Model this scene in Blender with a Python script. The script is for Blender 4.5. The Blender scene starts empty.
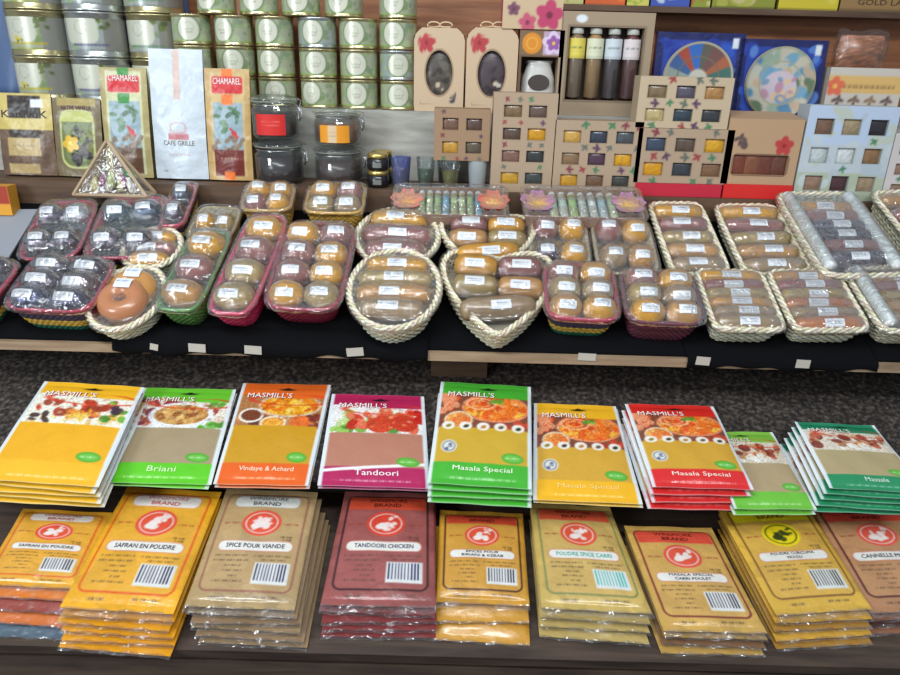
import bpy, math, random
import numpy as np
from mathutils import Matrix, Vector
PI = math.pi
S = bpy.context.scene
COL = S.collection

def lin(c):
    c = np.asarray(c, dtype=float) / 255.0
    return np.where(c <= 0.04045, c / 12.92, ((c + 0.055) / 1.055) ** 2.4)

# ------------------------------------------------------------------ camera
FPX = 700.0
PITCH, ROLL = math.radians(21.5), math.radians(1.5)
CAM = np.array([0.0, -1.108, 0.461])
F_ = np.array([0, math.cos(PITCH), -math.sin(PITCH)])
R0 = np.array([1.0, 0, 0]); U0 = np.cross(R0, F_)
R_ = R0 * math.cos(ROLL) + U0 * math.sin(ROLL)
U_ = U0 * math.cos(ROLL) - R0 * math.sin(ROLL)
cd = bpy.data.cameras.new('camera'); cam = bpy.data.objects.new('camera', cd); COL.objects.link(cam)
cd.sensor_width = 36; cd.lens = FPX / 900 * 36; cd.clip_start = 0.02
cam.matrix_world = Matrix(((R_[0], U_[0], -F_[0], CAM[0]), (R_[1], U_[1], -F_[1], CAM[1]), (R_[2], U_[2], -F_[2], CAM[2]), (0, 0, 0, 1)))
S.camera = cam
# ------------------------------------------------------------------ light
w = bpy.data.worlds.new('world'); S.world = w; w.use_nodes = True
bg = w.node_tree.nodes['Background']; bg.inputs[0].default_value = (0.80, 0.90, 1.0, 1); bg.inputs[1].default_value = 0.40
def area(name, loc, target, sx, sy, power, col):
    ld = bpy.data.lights.new(name, 'AREA'); ld.shape = 'RECTANGLE'; ld.size = sx; ld.size_y = sy; ld.energy = power; ld.color = col
    o = bpy.data.objects.new(name, ld); COL.objects.link(o); o.location = loc
    o.rotation_euler = (Vector(target) - Vector(loc)).to_track_quat('-Z', 'Y').to_euler()
    return o
area('ceiling_lamp_tube', (-0.55, -1.00, 1.55), (0, 0.05, 0), 1.30, 0.07, 24, (0.88, 0.96, 1.0))
area('ceiling_lamp_tube', (0.55, -1.75, 1.75), (0, 0.1, 0), 1.30, 0.07, 29, (0.92, 0.97, 1.0))
area('market_daylight', (-1.9, -1.9, 0.9), (-0.4, 0.15, 0.1), 0.7, 0.7, 34, (0.86, 0.95, 1.0))
S.view_settings.view_transform = 'Standard'; S.view_settings.look = 'None'
S.view_settings.gamma = 1; S.view_settings.use_curve_mapping = False
S.view_settings.exposure = -0.25

# ------------------------------------------------------------------ placement
def ray(px, py):
    d = F_ + (px - 450) / FPX * R_ - (py - 337.5) / FPX * U_
    return d
class Plane:            # plane sloping up towards the back, through (Y0, Z0), raised by h along its normal
    def __init__(s, Y0, Z0, deg, h=0):
        a = math.radians(deg); s.n = np.array([0, -math.sin(a), math.cos(a)])
        s.p = np.array([0, Y0, Z0]) + s.n * h; s.a = (Y0, Z0, deg)
    def up(s, h): return Plane(s.a[0], s.a[1], s.a[2], float(np.dot(s.p - np.array([0, s.a[0], s.a[1]]), s.n)) + h)
    def hit(s, px, py):
        d = ray(px, py); t = np.dot(s.p - CAM, s.n) / np.dot(d, s.n); return CAM + d * t
def hitY(px, py, Y):
    d = ray(px, py); return CAM + d * ((Y - CAM[1]) / d[1])
def fit(pl, q):
    TL, TR, BR, BL = [pl.hit(*p) for p in q]
    X = (TR - TL) + (BR - BL); X = X / np.linalg.norm(X); Y = np.cross(pl.n, X)
    c = (TL + TR + BR + BL) / 4
    W = (np.dot(TR - TL, X) + np.dot(BR - BL, X)) / 2; H = (np.dot(TL - BL, Y) + np.dot(TR - BR, Y)) / 2
    return c, X, Y, pl.n, W, H
def frame(c, X, Y, N):
    return Matrix(((X[0], Y[0], N[0], c[0]), (X[1], Y[1], N[1], c[1]), (X[2], Y[2], N[2], c[2]), (0, 0, 0, 1)))

# ------------------------------------------------------------------ materials
def newmat(name):
    m = bpy.data.materials.new(name); m.use_nodes = True; nt = m.node_tree
    return m, nt, nt.nodes['Principled BSDF']
def bump(nt, bs, scale, strength, dist=0.002, detail=3, stretch=None):
    tc = nt.nodes.new('ShaderNodeTexCoord'); n = nt.nodes.new('ShaderNodeTexNoise'); b = nt.nodes.new('ShaderNodeBump')
    n.inputs['Scale'].default_value = scale; n.inputs['Detail'].default_value = detail
    v = tc.outputs['Object']
    if stretch:
        mp = nt.nodes.new('ShaderNodeMapping'); mp.inputs['Scale'].default_value = stretch; nt.links.new(v, mp.inputs[0]); v = mp.outputs[0]
    nt.links.new(v, n.inputs['Vector'])
    b.inputs['Strength'].default_value = strength; b.inputs['Distance'].default_value = dist
    nt.links.new(n.outputs['Fac'], b.inputs['Height']); nt.links.new(b.outputs[0], bs.inputs['Normal'])
def paintmat(name, rough=0.5, metal=0, bsc=0, bst=0, bd=0.002, coat=0, grain=0.0, gs=900):
    m, nt, bs = newmat(name)
    a = nt.nodes.new('ShaderNodeAttribute'); a.attribute_name = 'Col'
    out = a.outputs['Color']
    if grain:
        tc = nt.nodes.new('ShaderNodeTexCoord'); n = nt.nodes.new('ShaderNodeTexNoise'); n.inputs['Scale'].default_value = gs
        nt.links.new(tc.outputs['Object'], n.inputs['Vector'])
        mr = nt.nodes.new('ShaderNodeMapRange'); mr.inputs[1].default_value = 0.3; mr.inputs[2].default_value = 0.7
        mr.inputs[3].default_value = 1 - grain; mr.inputs[4].default_value = 1 + grain
        nt.links.new(n.outputs['Fac'], mr.inputs[0])
        mx = nt.nodes.new('ShaderNodeVectorMath'); mx.operation = 'SCALE'
        nt.links.new(out, mx.inputs[0]); nt.links.new(mr.outputs[0], mx.inputs['Scale']); out = mx.outputs[0]
    nt.links.new(out, bs.inputs['Base Color'])
    bs.inputs['Roughness'].default_value = rough; bs.inputs['Metallic'].default_value = metal
    if coat: bs.inputs['Coat Weight'].default_value = coat; bs.inputs['Coat Roughness'].default_value = 0.12
    if bst: bump(nt, bs, bsc, bst, bd)
    return m
M_PAPER = paintmat('printed_card', 0.55)
M_LAM = paintmat('glossy_laminate', 0.30, bsc=24, bst=0.65, bd=0.006, coat=0.5, grain=0.05, gs=700)
M_FOIL = paintmat('foil_wrapped', 0.24, metal=0.75, bsc=70, bst=0.9, bd=0.005)
M_CLEARBAG = paintmat('powder_in_clear_bag', 0.32, bsc=30, bst=0.8, bd=0.006, coat=0.5, grain=0.10)
M_INK = paintmat('printed_ink', 0.5)
M_STRAW = paintmat('woven_straw', 0.6, grain=0.15, gs=300)
M_RAFFIA = paintmat('dyed_raffia', 0.55, bsc=500, bst=0.4, bd=0.001)
M_SPICE = paintmat('spice_in_film', 0.30, bsc=90, bst=0.25, bd=0.002, grain=0.12, coat=0.4)
M_TIN = paintmat('tin_metal', 0.28, metal=0.85)
M_TINLABEL = paintmat('tin_print', 0.33, metal=0.15, coat=0.3)
M_FOILBAG = paintmat('pouch_foil', 0.34, bsc=16, bst=0.9, bd=0.010, grain=0.05, gs=60)
M_DISC = paintmat('glazed_plate', 0.3, coat=0.4)
def film(name, base, haze, bsc, bst, rough=0.1, tint=(1, 1, 1)):
    m, nt, bs = newmat(name); nt.nodes.remove(bs)
    out = nt.nodes['Material Output']
    tr = nt.nodes.new('ShaderNodeBsdfTransparent'); tr.inputs[0].default_value = (*tint, 1)
    gl = nt.nodes.new('ShaderNodeBsdfGlossy'); gl.inputs['Roughness'].default_value = rough
    df = nt.nodes.new('ShaderNodeBsdfDiffuse'); df.inputs[0].default_value = (0.8, 0.82, 0.85, 1)
    lw = nt.nodes.new('ShaderNodeLayerWeight'); lw.inputs[0].default_value = 0.35
    mr = nt.nodes.new('ShaderNodeMapRange'); mr.inputs[3].default_value = base; mr.inputs[4].default_value = 0.55
    nt.links.new(lw.outputs['Fresnel'], mr.inputs[0])
    m1 = nt.nodes.new('ShaderNodeMixShader'); m2 = nt.nodes.new('ShaderNodeMixShader')
    m1.inputs[0].default_value = haze
    nt.links.new(tr.outputs[0], m1.inputs[1]); nt.links.new(df.outputs[0], m1.inputs[2])
    nt.links.new(mr.outputs[0], m2.inputs[0]); nt.links.new(m1.outputs[0], m2.inputs[1]); nt.links.new(gl.outputs[0], m2.inputs[2])
    nt.links.new(m2.outputs[0], out.inputs[0])
    if bst:
        tc = nt.nodes.new('ShaderNodeTexCoord'); n = nt.nodes.new('ShaderNodeTexNoise'); b = nt.nodes.new('ShaderNodeBump')
        n.inputs['Scale'].default_value = bsc; n.inputs['Detail'].default_value = 2.5; n.inputs['Distortion'].default_value = 1.2
        nt.links.new(tc.outputs['Object'], n.inputs['Vector']); nt.links.new(n.outputs['Fac'], b.inputs['Height'])
        b.inputs['Strength'].default_value = bst; b.inputs['Distance'].default_value = 0.006
        for g in (gl, lw): nt.links.new(b.outputs[0], g.inputs['Normal'])
    return m
M_WRAP = film('shrink_wrap', 0.08, 0.008, 46, 1.0, 0.085)
M_FLAP = film('clear_bag_end', 0.14, 0.06, 60, 1.0, 0.12)
M_GLASS = film('clear_glass', 0.10, 0.03, 0, 0, 0.03, (0.94, 0.97, 0.96))
M_PANE = film('box_window_film', 0.07, 0.02, 30, 0.15, 0.08)
def woodmat(name, c1, c2, stretch, rough=0.6):
    m, nt, bs = newmat(name)
    tc = nt.nodes.new('ShaderNodeTexCoord'); mp = nt.nodes.new('ShaderNodeMapping'); mp.inputs['Scale'].default_value = stretch
    n = nt.nodes.new('ShaderNodeTexNoise'); n.inputs['Scale'].default_value = 6; n.inputs['Detail'].default_value = 6; n.inputs['Distortion'].default_value = 0.6
    cr = nt.nodes.new('ShaderNodeValToRGB'); e = cr.color_ramp.elements
    e[0].position = 0.32; e[0].color = (*lin(c1), 1); e[1].position = 0.68; e[1].color = (*lin(c2), 1)
    nt.links.new(tc.outputs['Object'], mp.inputs[0]); nt.links.new(mp.outputs[0], n.inputs['Vector'])
    nt.links.new(n.outputs['Fac'], cr.inputs[0]); nt.links.new(cr.outputs[0], bs.inputs['Base Color'])
    b = nt.nodes.new('ShaderNodeBump'); b.inputs['Strength'].default_value = 0.3; b.inputs['Distance'].default_value = 0.002
    nt.links.new(n.outputs['Fac'], b.inputs['Height']); nt.links.new(b.outputs[0], bs.inputs['Normal'])
    bs.inputs['Roughness'].default_value = rough
    return m
M_WOOD_PALE = woodmat('raw_pine', (134, 108, 84), (176, 150, 122), (1, 9, 9))
M_WOOD_ORANGE = woodmat('varnished_wood', (126, 76, 46), (160, 104, 66), (1, 6, 14), 0.45)
M_WOOD_DARK = woodmat('dark_stained_wood', (52, 40, 33), (84, 67, 56), (1, 10, 10))
M_WOOD_GREY = woodmat('whitewashed_wood', (150, 146, 138), (186, 182, 172), (1.5, 6, 8))
M_WOOD_BROWN = woodmat('brown_wood', (78, 56, 42), (108, 82, 60), (1, 8, 8))
def plainmat(name, c, rough=0.6, metal=0, bsc=0, bst=0, bd=0.002):
    m, nt, bs = newmat(name); bs.inputs['Base Color'].default_value = (*lin(c), 1)
    bs.inputs['Roughness'].default_value = rough; bs.inputs['Metallic'].default_value = metal
    if bst: bump(nt, bs, bsc, bst, bd)
    return m
M_CLOTH = plainmat('black_cloth', (12, 12, 15), 0.95, bsc=250, bst=0.4); M_CLOTH.node_tree.nodes['Principled BSDF'].inputs['Specular IOR Level'].default_value = 0.12
M_STEEL = plainmat('steel_wire', (190, 190, 190), 0.25, 0.9)
M_FLOOR = plainmat('floor_concrete', (96, 92, 88), 0.8, bsc=20, bst=0.3)
M_WALL = plainmat('wall_plaster', (120, 116, 110), 0.8, bsc=30, bst=0.2)
def specklemat():
    m, nt, bs = newmat('speckled_felt')
    tc = nt.nodes.new('ShaderNodeTexCoord'); n = nt.nodes.new('ShaderNodeTexNoise'); n.inputs['Scale'].default_value = 130; n.inputs['Detail'].default_value = 3
    cr = nt.nodes.new('ShaderNodeValToRGB'); e = cr.color_ramp.elements
    e[0].position = 0.36; e[0].color = (*lin((26, 22, 20)), 1); e[1].position = 0.52; e[1].color = (*lin((58, 50, 45)), 1)
    x = e.new(0.74); x.color = (*lin((108, 97, 89)), 1)
    nt.links.new(tc.outputs['Object'], n.inputs['Vector']); nt.links.new(n.outputs['Fac'], cr.inputs[0]); nt.links.new(cr.outputs[0], bs.inputs['Base Color'])
    bs.inputs['Roughness'].default_value = 0.9
    return m
M_SPECK = specklemat()

# ------------------------------------------------------------------ mesh builder
class G:
    def __init__(s): s.V = []; s.F = []; s.C = []; s.n = 0
    def add(s, V, Fc, col=(200, 200, 200)):
        V = np.asarray(V, dtype=float).reshape(-1, 3)
        c = np.asarray(col, dtype=float)
        if c.ndim == 1: c = np.tile(c, (len(V), 1))
        s.V.append(V); s.C.append(c); s.F += [[i + s.n for i in f] for f in Fc]; s.n += len(V)
    def grid(s, P, col, flip=False):        # P (ny, nx, 3)
        ny, nx = P.shape[:2]; f = []
        for j in range(ny - 1):
            for i in range(nx - 1):
                a = j * nx + i; q = [a, a + 1, a + nx + 1, a + nx]
                f.append(q[::-1] if flip else q)
        c = np.asarray(col, float)
        s.add(P.reshape(-1, 3), f, c.reshape(-1, 3) if c.ndim > 1 else c)
    def box(s, x0, x1, y0, y1, z0, z1, col=(200, 200, 200), bev=0.0, skip=''):
        V = [(x, y, z) for z in (z0, z1) for y in (y0, y1) for x in (x0, x1)]
        Fd = {'b': (0, 2, 3, 1), 't': (4, 5, 7, 6), 'f': (0, 1, 5, 4), 'k': (2, 6, 7, 3), 'l': (0, 4, 6, 2), 'r': (1, 3, 7, 5)}
        s.add(V, [v for k, v in Fd.items() if k not in skip], col)
    def lathe(s, prof, n=32, c=(0, 0, 0), col=(200, 200, 200), ax='z', cap=True):
        prof = np.asarray(prof, float); m = len(prof); t = np.arange(n) / n * 2 * PI
        V = np.zeros((m, n, 3)); V[:, :, 0] = prof[:, :1] * np.cos(t); V[:, :, 1] = prof[:, :1] * np.sin(t); V[:, :, 2] = prof[:, 1:2]
        V += np.array(c)
        f = [[j * n + i, j * n + (i + 1) % n, (j + 1) * n + (i + 1) % n, (j + 1) * n + i] for j in range(m - 1) for i in range(n)]
        if cap: f += [list(range(n))[::-1], [(m - 1) * n + i for i in range(n)]]
        cc = np.asarray(col, float)
        if cc.ndim == 2: cc = np.repeat(cc, n, axis=0)
        s.add(V, f, cc)
    def tube(s, P, r, sides=5, closed=False, col=(200, 200, 200)):
        P = np.asarray(P, float); n = len(P)
        T = (np.roll(P, -1, 0) - np.roll(P, 1, 0)) if closed else np.gradient(P, axis=0)
        T /= np.linalg.norm(T, axis=1)[:, None] + 1e-12
        ref = np.tile(np.array([0.0, 0, 1]), (n, 1)); ref[np.abs(T[:, 2]) > 0.9] = (1, 0, 0)
        A = np.cross(T, ref); A /= np.linalg.norm(A, axis=1)[:, None]; B = np.cross(A, T)
        t = np.arange(sides) / sides * 2 * PI
        rr = np.broadcast_to(np.asarray(r, float), (n,))[:, None, None]
        V = P[:, None] + rr * (A[:, None] * np.cos(t)[None, :, None] + B[:, None] * np.sin(t)[None, :, None])
        f = []
        for j in range(n if closed else n - 1):
            k = (j + 1) % n
            for i in range(sides): f.append([j * sides + i, j * sides + (i + 1) % sides, k * sides + (i + 1) % sides, k * sides + i])
        if not closed: f += [list(range(sides)), [(n - 1) * sides + i for i in range(sides)][::-1]]
        s.add(V, f, col)
    def build(s, name, mat, parent=None, smooth=False, kind=None):
        me = bpy.data.meshes.new(name)
        me.from_pydata(np.concatenate(s.V).tolist(), [], s.F)
        c = lin(np.clip(np.concatenate(s.C), 0, 255))
        a = me.color_attributes.new('Col', 'FLOAT_COLOR', 'POINT')
        a.data.foreach_set('color', np.hstack([c, np.ones((len(c), 1))]).astype(np.float32).ravel())
        me.materials.append(mat)
        if smooth: me.polygons.foreach_set('use_smooth', [True] * len(me.polygons))
        me.update()
        o = bpy.data.objects.new(name, me); COL.objects.link(o)
        if parent: o.parent = parent
        if kind: o['kind'] = kind
        return o
def tag(o, label, cat, group=None):
    o['label'] = label; o['category'] = cat
    if group: o['group'] = group
    return o
def thing(name, label, cat, M=None, group=None):
    o = bpy.data.objects.new(name, None); COL.objects.link(o); o.empty_display_size = 0.02
    if M is not None: o.matrix_world = M
    return tag(o, label, cat, group)
def dup(root, M, label, group=None):
    r = root.copy(); COL.objects.link(r); r.matrix_world = M; r['label'] = label
    if group: r['group'] = group
    for ch in list(root.children):
        c = ch.copy(); COL.objects.link(c); c.parent = r
        for g in ch.children:
            d = g.copy(); COL.objects.link(d); d.parent = c
    return r
T_ = lambda x, y, z: Matrix.Translation((x, y, z))

# ------------------------------------------------------------------ painting helper (printed artwork as surface colour)
class Art:
    def __init__(s, x, y, base, aa=0.6):
        s.x, s.y = np.asarray(x, float), np.asarray(y, float); s.aa = aa
        s.c = np.tile(np.asarray(base, float), s.x.shape + (1,))
    def mix(s, a, col):
        s.c = s.c * (1 - a[..., None]) + np.asarray(col, float) * a[..., None]
    def m(s, d): return np.clip(0.5 - d / (2 * s.aa), 0, 1)
    def rr(s, x0, y0, x1, y1, r=0):
        qx = np.abs(s.x - (x0 + x1) / 2) - (x1 - x0) / 2 + r; qy = np.abs(s.y - (y0 + y1) / 2) - (y1 - y0) / 2 + r
        return np.hypot(np.maximum(qx, 0), np.maximum(qy, 0)) + np.minimum(np.maximum(qx, qy), 0) - r
    def rect(s, x0, y0, x1, y1, col, r=0, al=1): s.mix(s.m(s.rr(x0, y0, x1, y1, r)) * al, col)
    def outl(s, x0, y0, x1, y1, col, w, r=0, al=1): s.mix(s.m(np.abs(s.rr(x0, y0, x1, y1, r)) - w / 2) * al, col)
    def ed(s, cx, cy, rx, ry, rot=0):
        c, n = math.cos(rot), math.sin(rot); X = (s.x - cx) * c + (s.y - cy) * n; Y = -(s.x - cx) * n + (s.y - cy) * c
        return (np.sqrt((X / rx) ** 2 + (Y / ry) ** 2) - 1) * min(rx, ry)
    def ell(s, cx, cy, rx, ry, col, rot=0, al=1): s.mix(s.m(s.ed(cx, cy, rx, ry, rot)) * al, col)
    def ring(s, cx, cy, rx, ry, col, w, rot=0): s.mix(s.m(np.abs(s.ed(cx, cy, rx, ry, rot)) - w / 2), col)
    def blobs(s, x0, y0, x1, y1, n, sz, pal, seed, clip=None):
        R = random.Random(seed); keep = s.c.copy()
        for _ in range(n):
            k = R.uniform(0.5, 1.2) * sz
            s.ell(R.uniform(x0, x1), R.uniform(y0, y1), k, k * R.uniform(0.45, 0.9), R.choice(pal), R.uniform(0, PI), 0.9)
        if clip is not None: s.c = keep * (1 - clip[..., None]) + s.c * clip[..., None]
    def speck(s, x0, y0, x1, y1, amp, seed):
        k = 1 + amp * np.random.RandomState(seed).uniform(-1, 1, s.x.shape); m = s.m(s.rr(x0, y0, x1, y1))
        s.c = np.clip(s.c * (1 + (k - 1) * m)[..., None], 0, 255)
    def words(s, x0, x1, y, h, col, seed, al=0.7):
        k = np.sin(s.x * 2.1 + seed) * 0.5 + np.sin(s.x * 0.83 + seed * 3) * 0.5
        a = s.m(s.rr(x0, y - h / 2, x1, y + h / 2)) * np.clip(0.6 + 0.6 * k, 0, 1) * al
        s.mix(a, col)
    def bars(s, x0, y0, x1, y1, col, bg):
        s.rect(x0 - 1.2, y0 - 1.2, x1 + 1.2, y1 + 1.2, bg)
        k = np.clip(np.sin(s.x * 2.3) * 1.4 + np.sin(s.x * 5.1) * 0.6 + 0.55, 0, 1)
        s.mix(s.m(s.rr(x0, y0 + 2, x1, y1)) * k * 0.85, col)
    def flower(s, cx, cy, r, col, core, n=5, rot=0.3):
        for k in range(n):
            a = rot + k * 2 * PI / n
            s.ell(cx + math.cos(a) * r * .55, cy + math.sin(a) * r * .55, r * .54, r * .43, col, a)
        s.ell(cx, cy, r * .25, r * .25, core)
    def sprig(s, cx, cy, r, col, rot=0.0):
        c, n = math.cos(rot), math.sin(rot)
        for dx, dy, a in ((-.6, .2, .5), (.6, .2, -.5), (0, -.4, 1.4), (.1, .6, 1.2)):
            s.ell(cx + (dx * c - dy * n) * r, cy + (dx * n + dy * c) * r, r * .55, r * .30, col, a + rot)

_tc = {}
def text_geo(t, bold):
    if (t, bold) in _tc: return _tc[(t, bold)]
    cu = bpy.data.curves.new('type', 'FONT'); cu.body = t; cu.resolution_u = 2; cu.offset = 0 if 'M' in t else bold
    o = bpy.data.objects.new('type', cu); me = bpy.data.meshes.new_from_object(o)
    V = np.array([v.co[:2] for v in me.vertices]); Fc = [list(p.vertices) for p in me.polygons]
    bpy.data.objects.remove(o); bpy.data.meshes.remove(me); bpy.data.curves.remove(cu)
    mn, mx = V.min(0), V.max(0); V = (V - (mn + mx) / 2) / (mx - mn)
    _tc[(t, bold)] = (V, Fc); return V, Fc
def lettering(parent, items, surf, name='lettering', bold=0.004):
    """items (text, cx, cy, w, h, colour[, rot]); surf(x, y) -> (n,3) points just over the printed face"""
    for it in items:
        g = G(); t, cx, cy, w_, h_, col = it[:6]; rot = it[6] if len(it) > 6 else 0
        V, Fc = text_geo(t, bold); x = V[:, 0] * w_; y = V[:, 1] * h_
        X = cx + x * math.cos(rot) - y * math.sin(rot); Y = cy + x * math.sin(rot) + y * math.cos(rot)
        P = surf(X, Y); P[:, 2] += 0.0003 * items.index(it)
        g.add(P, Fc, col); g.build(name, M_INK, parent)

# ================================================================== THE SETTING
g = G(); g.box(-3, 3, -3.2, 1.4, -1.02, -1.0); g.build('floor', M_FLOOR, kind='structure')
g = G(); g.box(-3, 3, 1.3, 1.4, -1.0, 2.2); g.build('wall_back', M_WALL, kind='structure')

# stall: bottom rack, upper rack of bottom tier, middle tier board, ledge, step, back board, top shelf
LOW = Plane(-0.335, -0.335, 14); UPP = Plane(-0.157, -0.180, 20)
MID = Plane(0.006, 0.008, 25.5); ZL, ZS, ZT = 0.213, 0.360, 0.573
XL, XR = -1.15, 1.15
def slab(g, pts, x0, x1, col=(128, 128, 128)):       # extrude a y-z outline along x
    n = len(pts); V = [(x0, y, z) for y, z in pts] + [(x1, y, z) for y, z in pts]
    f = [list(range(n)), list(range(n, 2 * n))[::-1]] + [[i, i + n, (i + 1) % n + n, (i + 1) % n] for i in range(n)]
    g.add(V, f, col)
def slope_board(pl, s0, s1, th, dz=0.0):
    a = math.radians(pl.a[2]); c, s = math.cos(a), math.sin(a); o = (pl.a[0], pl.a[1])
    P = lambda u, v: (o[0] + u * c - v * s, o[1] + u * s + v * c)
    return [P(s0, 0), P(s1, 0), P(s1, -th), P(s0, -th)]
stall = thing('market_stall', 'wooden tiered market stall that carries every packet, basket, box and tin', 'shelf', T_(0, 0.1, -1.0))
def part(g, name, mat, smooth=False):
    o = g.build(name, mat, stall, smooth); o.matrix_parent_inverse = stall.matrix_world.inverted(); return o
g = G(); slab(g, slope_board(LOW, -0.004, 0.30, 0.02), XL, XR); part(g, 'bottom_shelf', M_WOOD_DARK)
g = G(); g.box(XL, XR, -0.333, -0.315, -0.56, -0.362); part(g, 'front_fascia', M_WOOD_DARK)
g = G(); slab(g, slope_board(UPP, 0.022, 0.40, 0.012), XL, XR); part(g, 'upper_rack', M_SPECK)
g = G(); g.box(XL, XR, 0.20, 0.215, -1.0, -0.03); part(g, 'lower_back_panel', M_WOOD_DARK)
g = G(); g.box(XL, XR, -0.010, 0.345, -0.0150, 0.000); part(g, 'middle_shelf', M_WOOD_PALE)
g = G(); slab(g, [(0.0, -0.002), (0.0, 0.004), (0.006, 0.008), (0.338, 0.008 + 0.332 * math.tan(math.radians(25.5))), (0.338, -0.002)], XL, XR); part(g, 'sloping_display_board', M_CLOTH)
g = G(); slab(g, [(0.338, -0.03), (0.338, ZL), (0.56, ZL), (0.56, -0.03)], XL, XR); part(g, 'ledge', M_WOOD_BROWN)
g = G(); slab(g, [(0.470, ZL), (0.470, ZS), (0.66, ZS), (0.66, ZL)], XL, XR); part(g, 'raised_step', M_WOOD_GREY)
g = G(); g.box(-0.62, XR, 0.662, 0.675, ZL, 0.80); part(g, 'back_board', M_WOOD_ORANGE)
g = G(); g.box(0.12, XR, 0.585, 0.661, ZT, ZT + 0.012); part(g, 'top_shelf', M_WOOD_BROWN)
for px in (458,):
    a = hitY(px - 27, 372, 0.09)[0]; b = hitY(px + 29, 372, 0.09)[0]
    g = G(); g.box(a, b, 0.090, 0.125, -0.100, -0.015); part(g, 'support_block', M_WOOD_BROWN)
for x in (XL, XR - 0.04):
    for y in (-0.31, 0.62):
        g = G(); g.box(x, x + 0.04, y, y + 0.04, -1.0, -0.37 if y < 0 else ZL); part(g, 'leg', M_WOOD_DARK)

# black cloth strips folded over the front edge of the middle shelf
def cloth_strip(pa, pb, label, seed):
    R = random.Random(seed); xa = hitY(pa, 345, -0.012)[0]; xb = hitY(pb, 345, -0.012)[0]
    n = 60; prof = [(0.030, 0.0225), (0.010, 0.0125), (-0.010, 0.003), (-0.0125, -0.002), (-0.0125, -0.008), (-0.0125, -0.0135)]
    P = np.zeros((len(prof), n, 3)); xs = np.linspace(xa, xb, n); d = 0.003 * np.sin(xs * 31 + seed) + 0.0025 * np.sin(xs * 83)
    for j, (y, z) in enumerate(prof):
        P[j, :, 0] = xs; P[j, :, 1] = y - (0.0008 * np.sin(xs * 60 + j) if j > 2 else 0); P[j, :, 2] = z + (d if j == len(prof) - 1 else 0)
    g = G(); g.grid(P, (13, 13, 16)); o = g.build('cloth_strip', M_CLOTH, None, True); tag(o, label, 'cloth', 'black cloth over the shelf edge')
    sd = o.modifiers.new('th', 'SOLIDIFY'); sd.thickness = 0.0008; sd.offset = -1
cloth_strip(112, 428, 'black cloth strip folded over the shelf edge below the round and pink baskets', 1)
cloth_strip(690, 884, 'black cloth strip folded over the shelf edge below the straw baskets at right', 5)
def tape(px, py, wpx, hpx, label, skew=0, Y=-0.0145):
    c = hitY(px, py, Y); e = hitY(px + wpx, py, Y); f = hitY(px, py + hpx, Y)
    W, H = e[0] - c[0], c[2] - f[2]
    g = G(); g.box(-W / 2, W / 2, -0.0006, 0.0006, -H / 2, H / 2, (190, 182, 170))
    o = g.build('paper_tag', M_PAPER); o.matrix_world = T_(*c) @ Matrix.Rotation(skew, 4, 'Y'); tag(o, label, 'tag', 'paper tags stuck on the shelf edge')
tape(197, 348, 17, 8, 'cream paper tag on the shelf edge below the green punnet', 0.05)
tape(154, 347, 8, 6, 'tiny torn paper tag on the shelf edge below the round basket of rings', 0.2)
tape(253, 350, 17, 8, 'cream paper tag on the shelf edge below the pink punnet', 0.05)
tape(355, 352, 17, 8, 'cream paper tag on the shelf edge below the round basket of rolls', -0.1)
tape(803, 364, 14, 8, 'cream paper tag on the shelf edge below the right straw baskets', 0.03)
tape(703, 361, 14, 8, 'white paper tag at the left end of the right cloth strip', 0.06)
tape(587, 357, 18, 7, 'faded paper tag on the bare wooden edge right of centre', 0.03, -0.0110)

# ================================================================== PACKETS
def pillow(W, H, t, seed, seal=0.10):
    R = random.Random(seed); ph = [R.uniform(0, 6.28) for _ in range(6)]
    def h(x, y):
        x = np.asarray(x, float); y = np.asarray(y, float)
        u = np.clip(np.abs(2 * x / W), 0, 1); v = np.clip(np.abs(2 * y / H), 0, 1)
        vv = np.clip(v / (1 - seal), 0, 1)
        b = (1 - u ** 3.2) ** 0.55 * (1 - vv ** 5) ** 0.7
        wv = 0.0007 * np.sin(x * 55 + ph[0]) * np.sin(y * 40 + ph[1]) + 0.0005 * np.sin(x * 110 + y * 60 + ph[2])
        edge = 0.0016 * np.sin(x * 75 + ph[3]) * v ** 8 + 0.0012 * np.sin(y * 50 + ph[4]) * u ** 8
        k = min(1, t / 0.0105) * 0.75; wv = wv * k; edge = edge * k
        return 0.0020 + (t * 0.86 - 0.002) * b * (0.93 + 0.07 * np.sin(y * 30 + ph[5])) + wv * b + edge * 0.6
    return h
def flare(X, Y, H, fl): return X * (1 - fl[0] * Y / H) + fl[1] * Y
def packet_mesh(name, W, H, t, art, nx, ny, seed, mat, parent=None, fl=(0, 0)):
    h = pillow(W, H, t, seed)
    xs = np.linspace(-W / 2, W / 2, nx); ys = np.linspace(-H / 2, H / 2, ny); X, Y = np.meshgrid(xs, ys)
    P = np.dstack([flare(X, Y, H, fl), Y, h(X, Y)]); a = art(X / W * 100, Y / H * 140)
    g = G(); g.grid(P, a.c)
    B = P[::max(1, ny // 20), ::max(1, nx // 14)].copy(); xb = np.linspace(-W / 2, W / 2, 14); yb = np.linspace(-H / 2, H / 2, 20); XB, YB = np.meshgrid(xb, yb)
    u = np.abs(2 * XB / W); v = np.abs(2 * YB / H); bz = np.where((u > .99) | (v > .99), h(XB, YB) - 0.0004, 0.0)
    g.grid(np.dstack([flare(XB, YB, H, fl), YB, bz]), a.c[ny // 2, 1] * 0.8, True)
    return g.build(name, mat, parent, True), h

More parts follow.
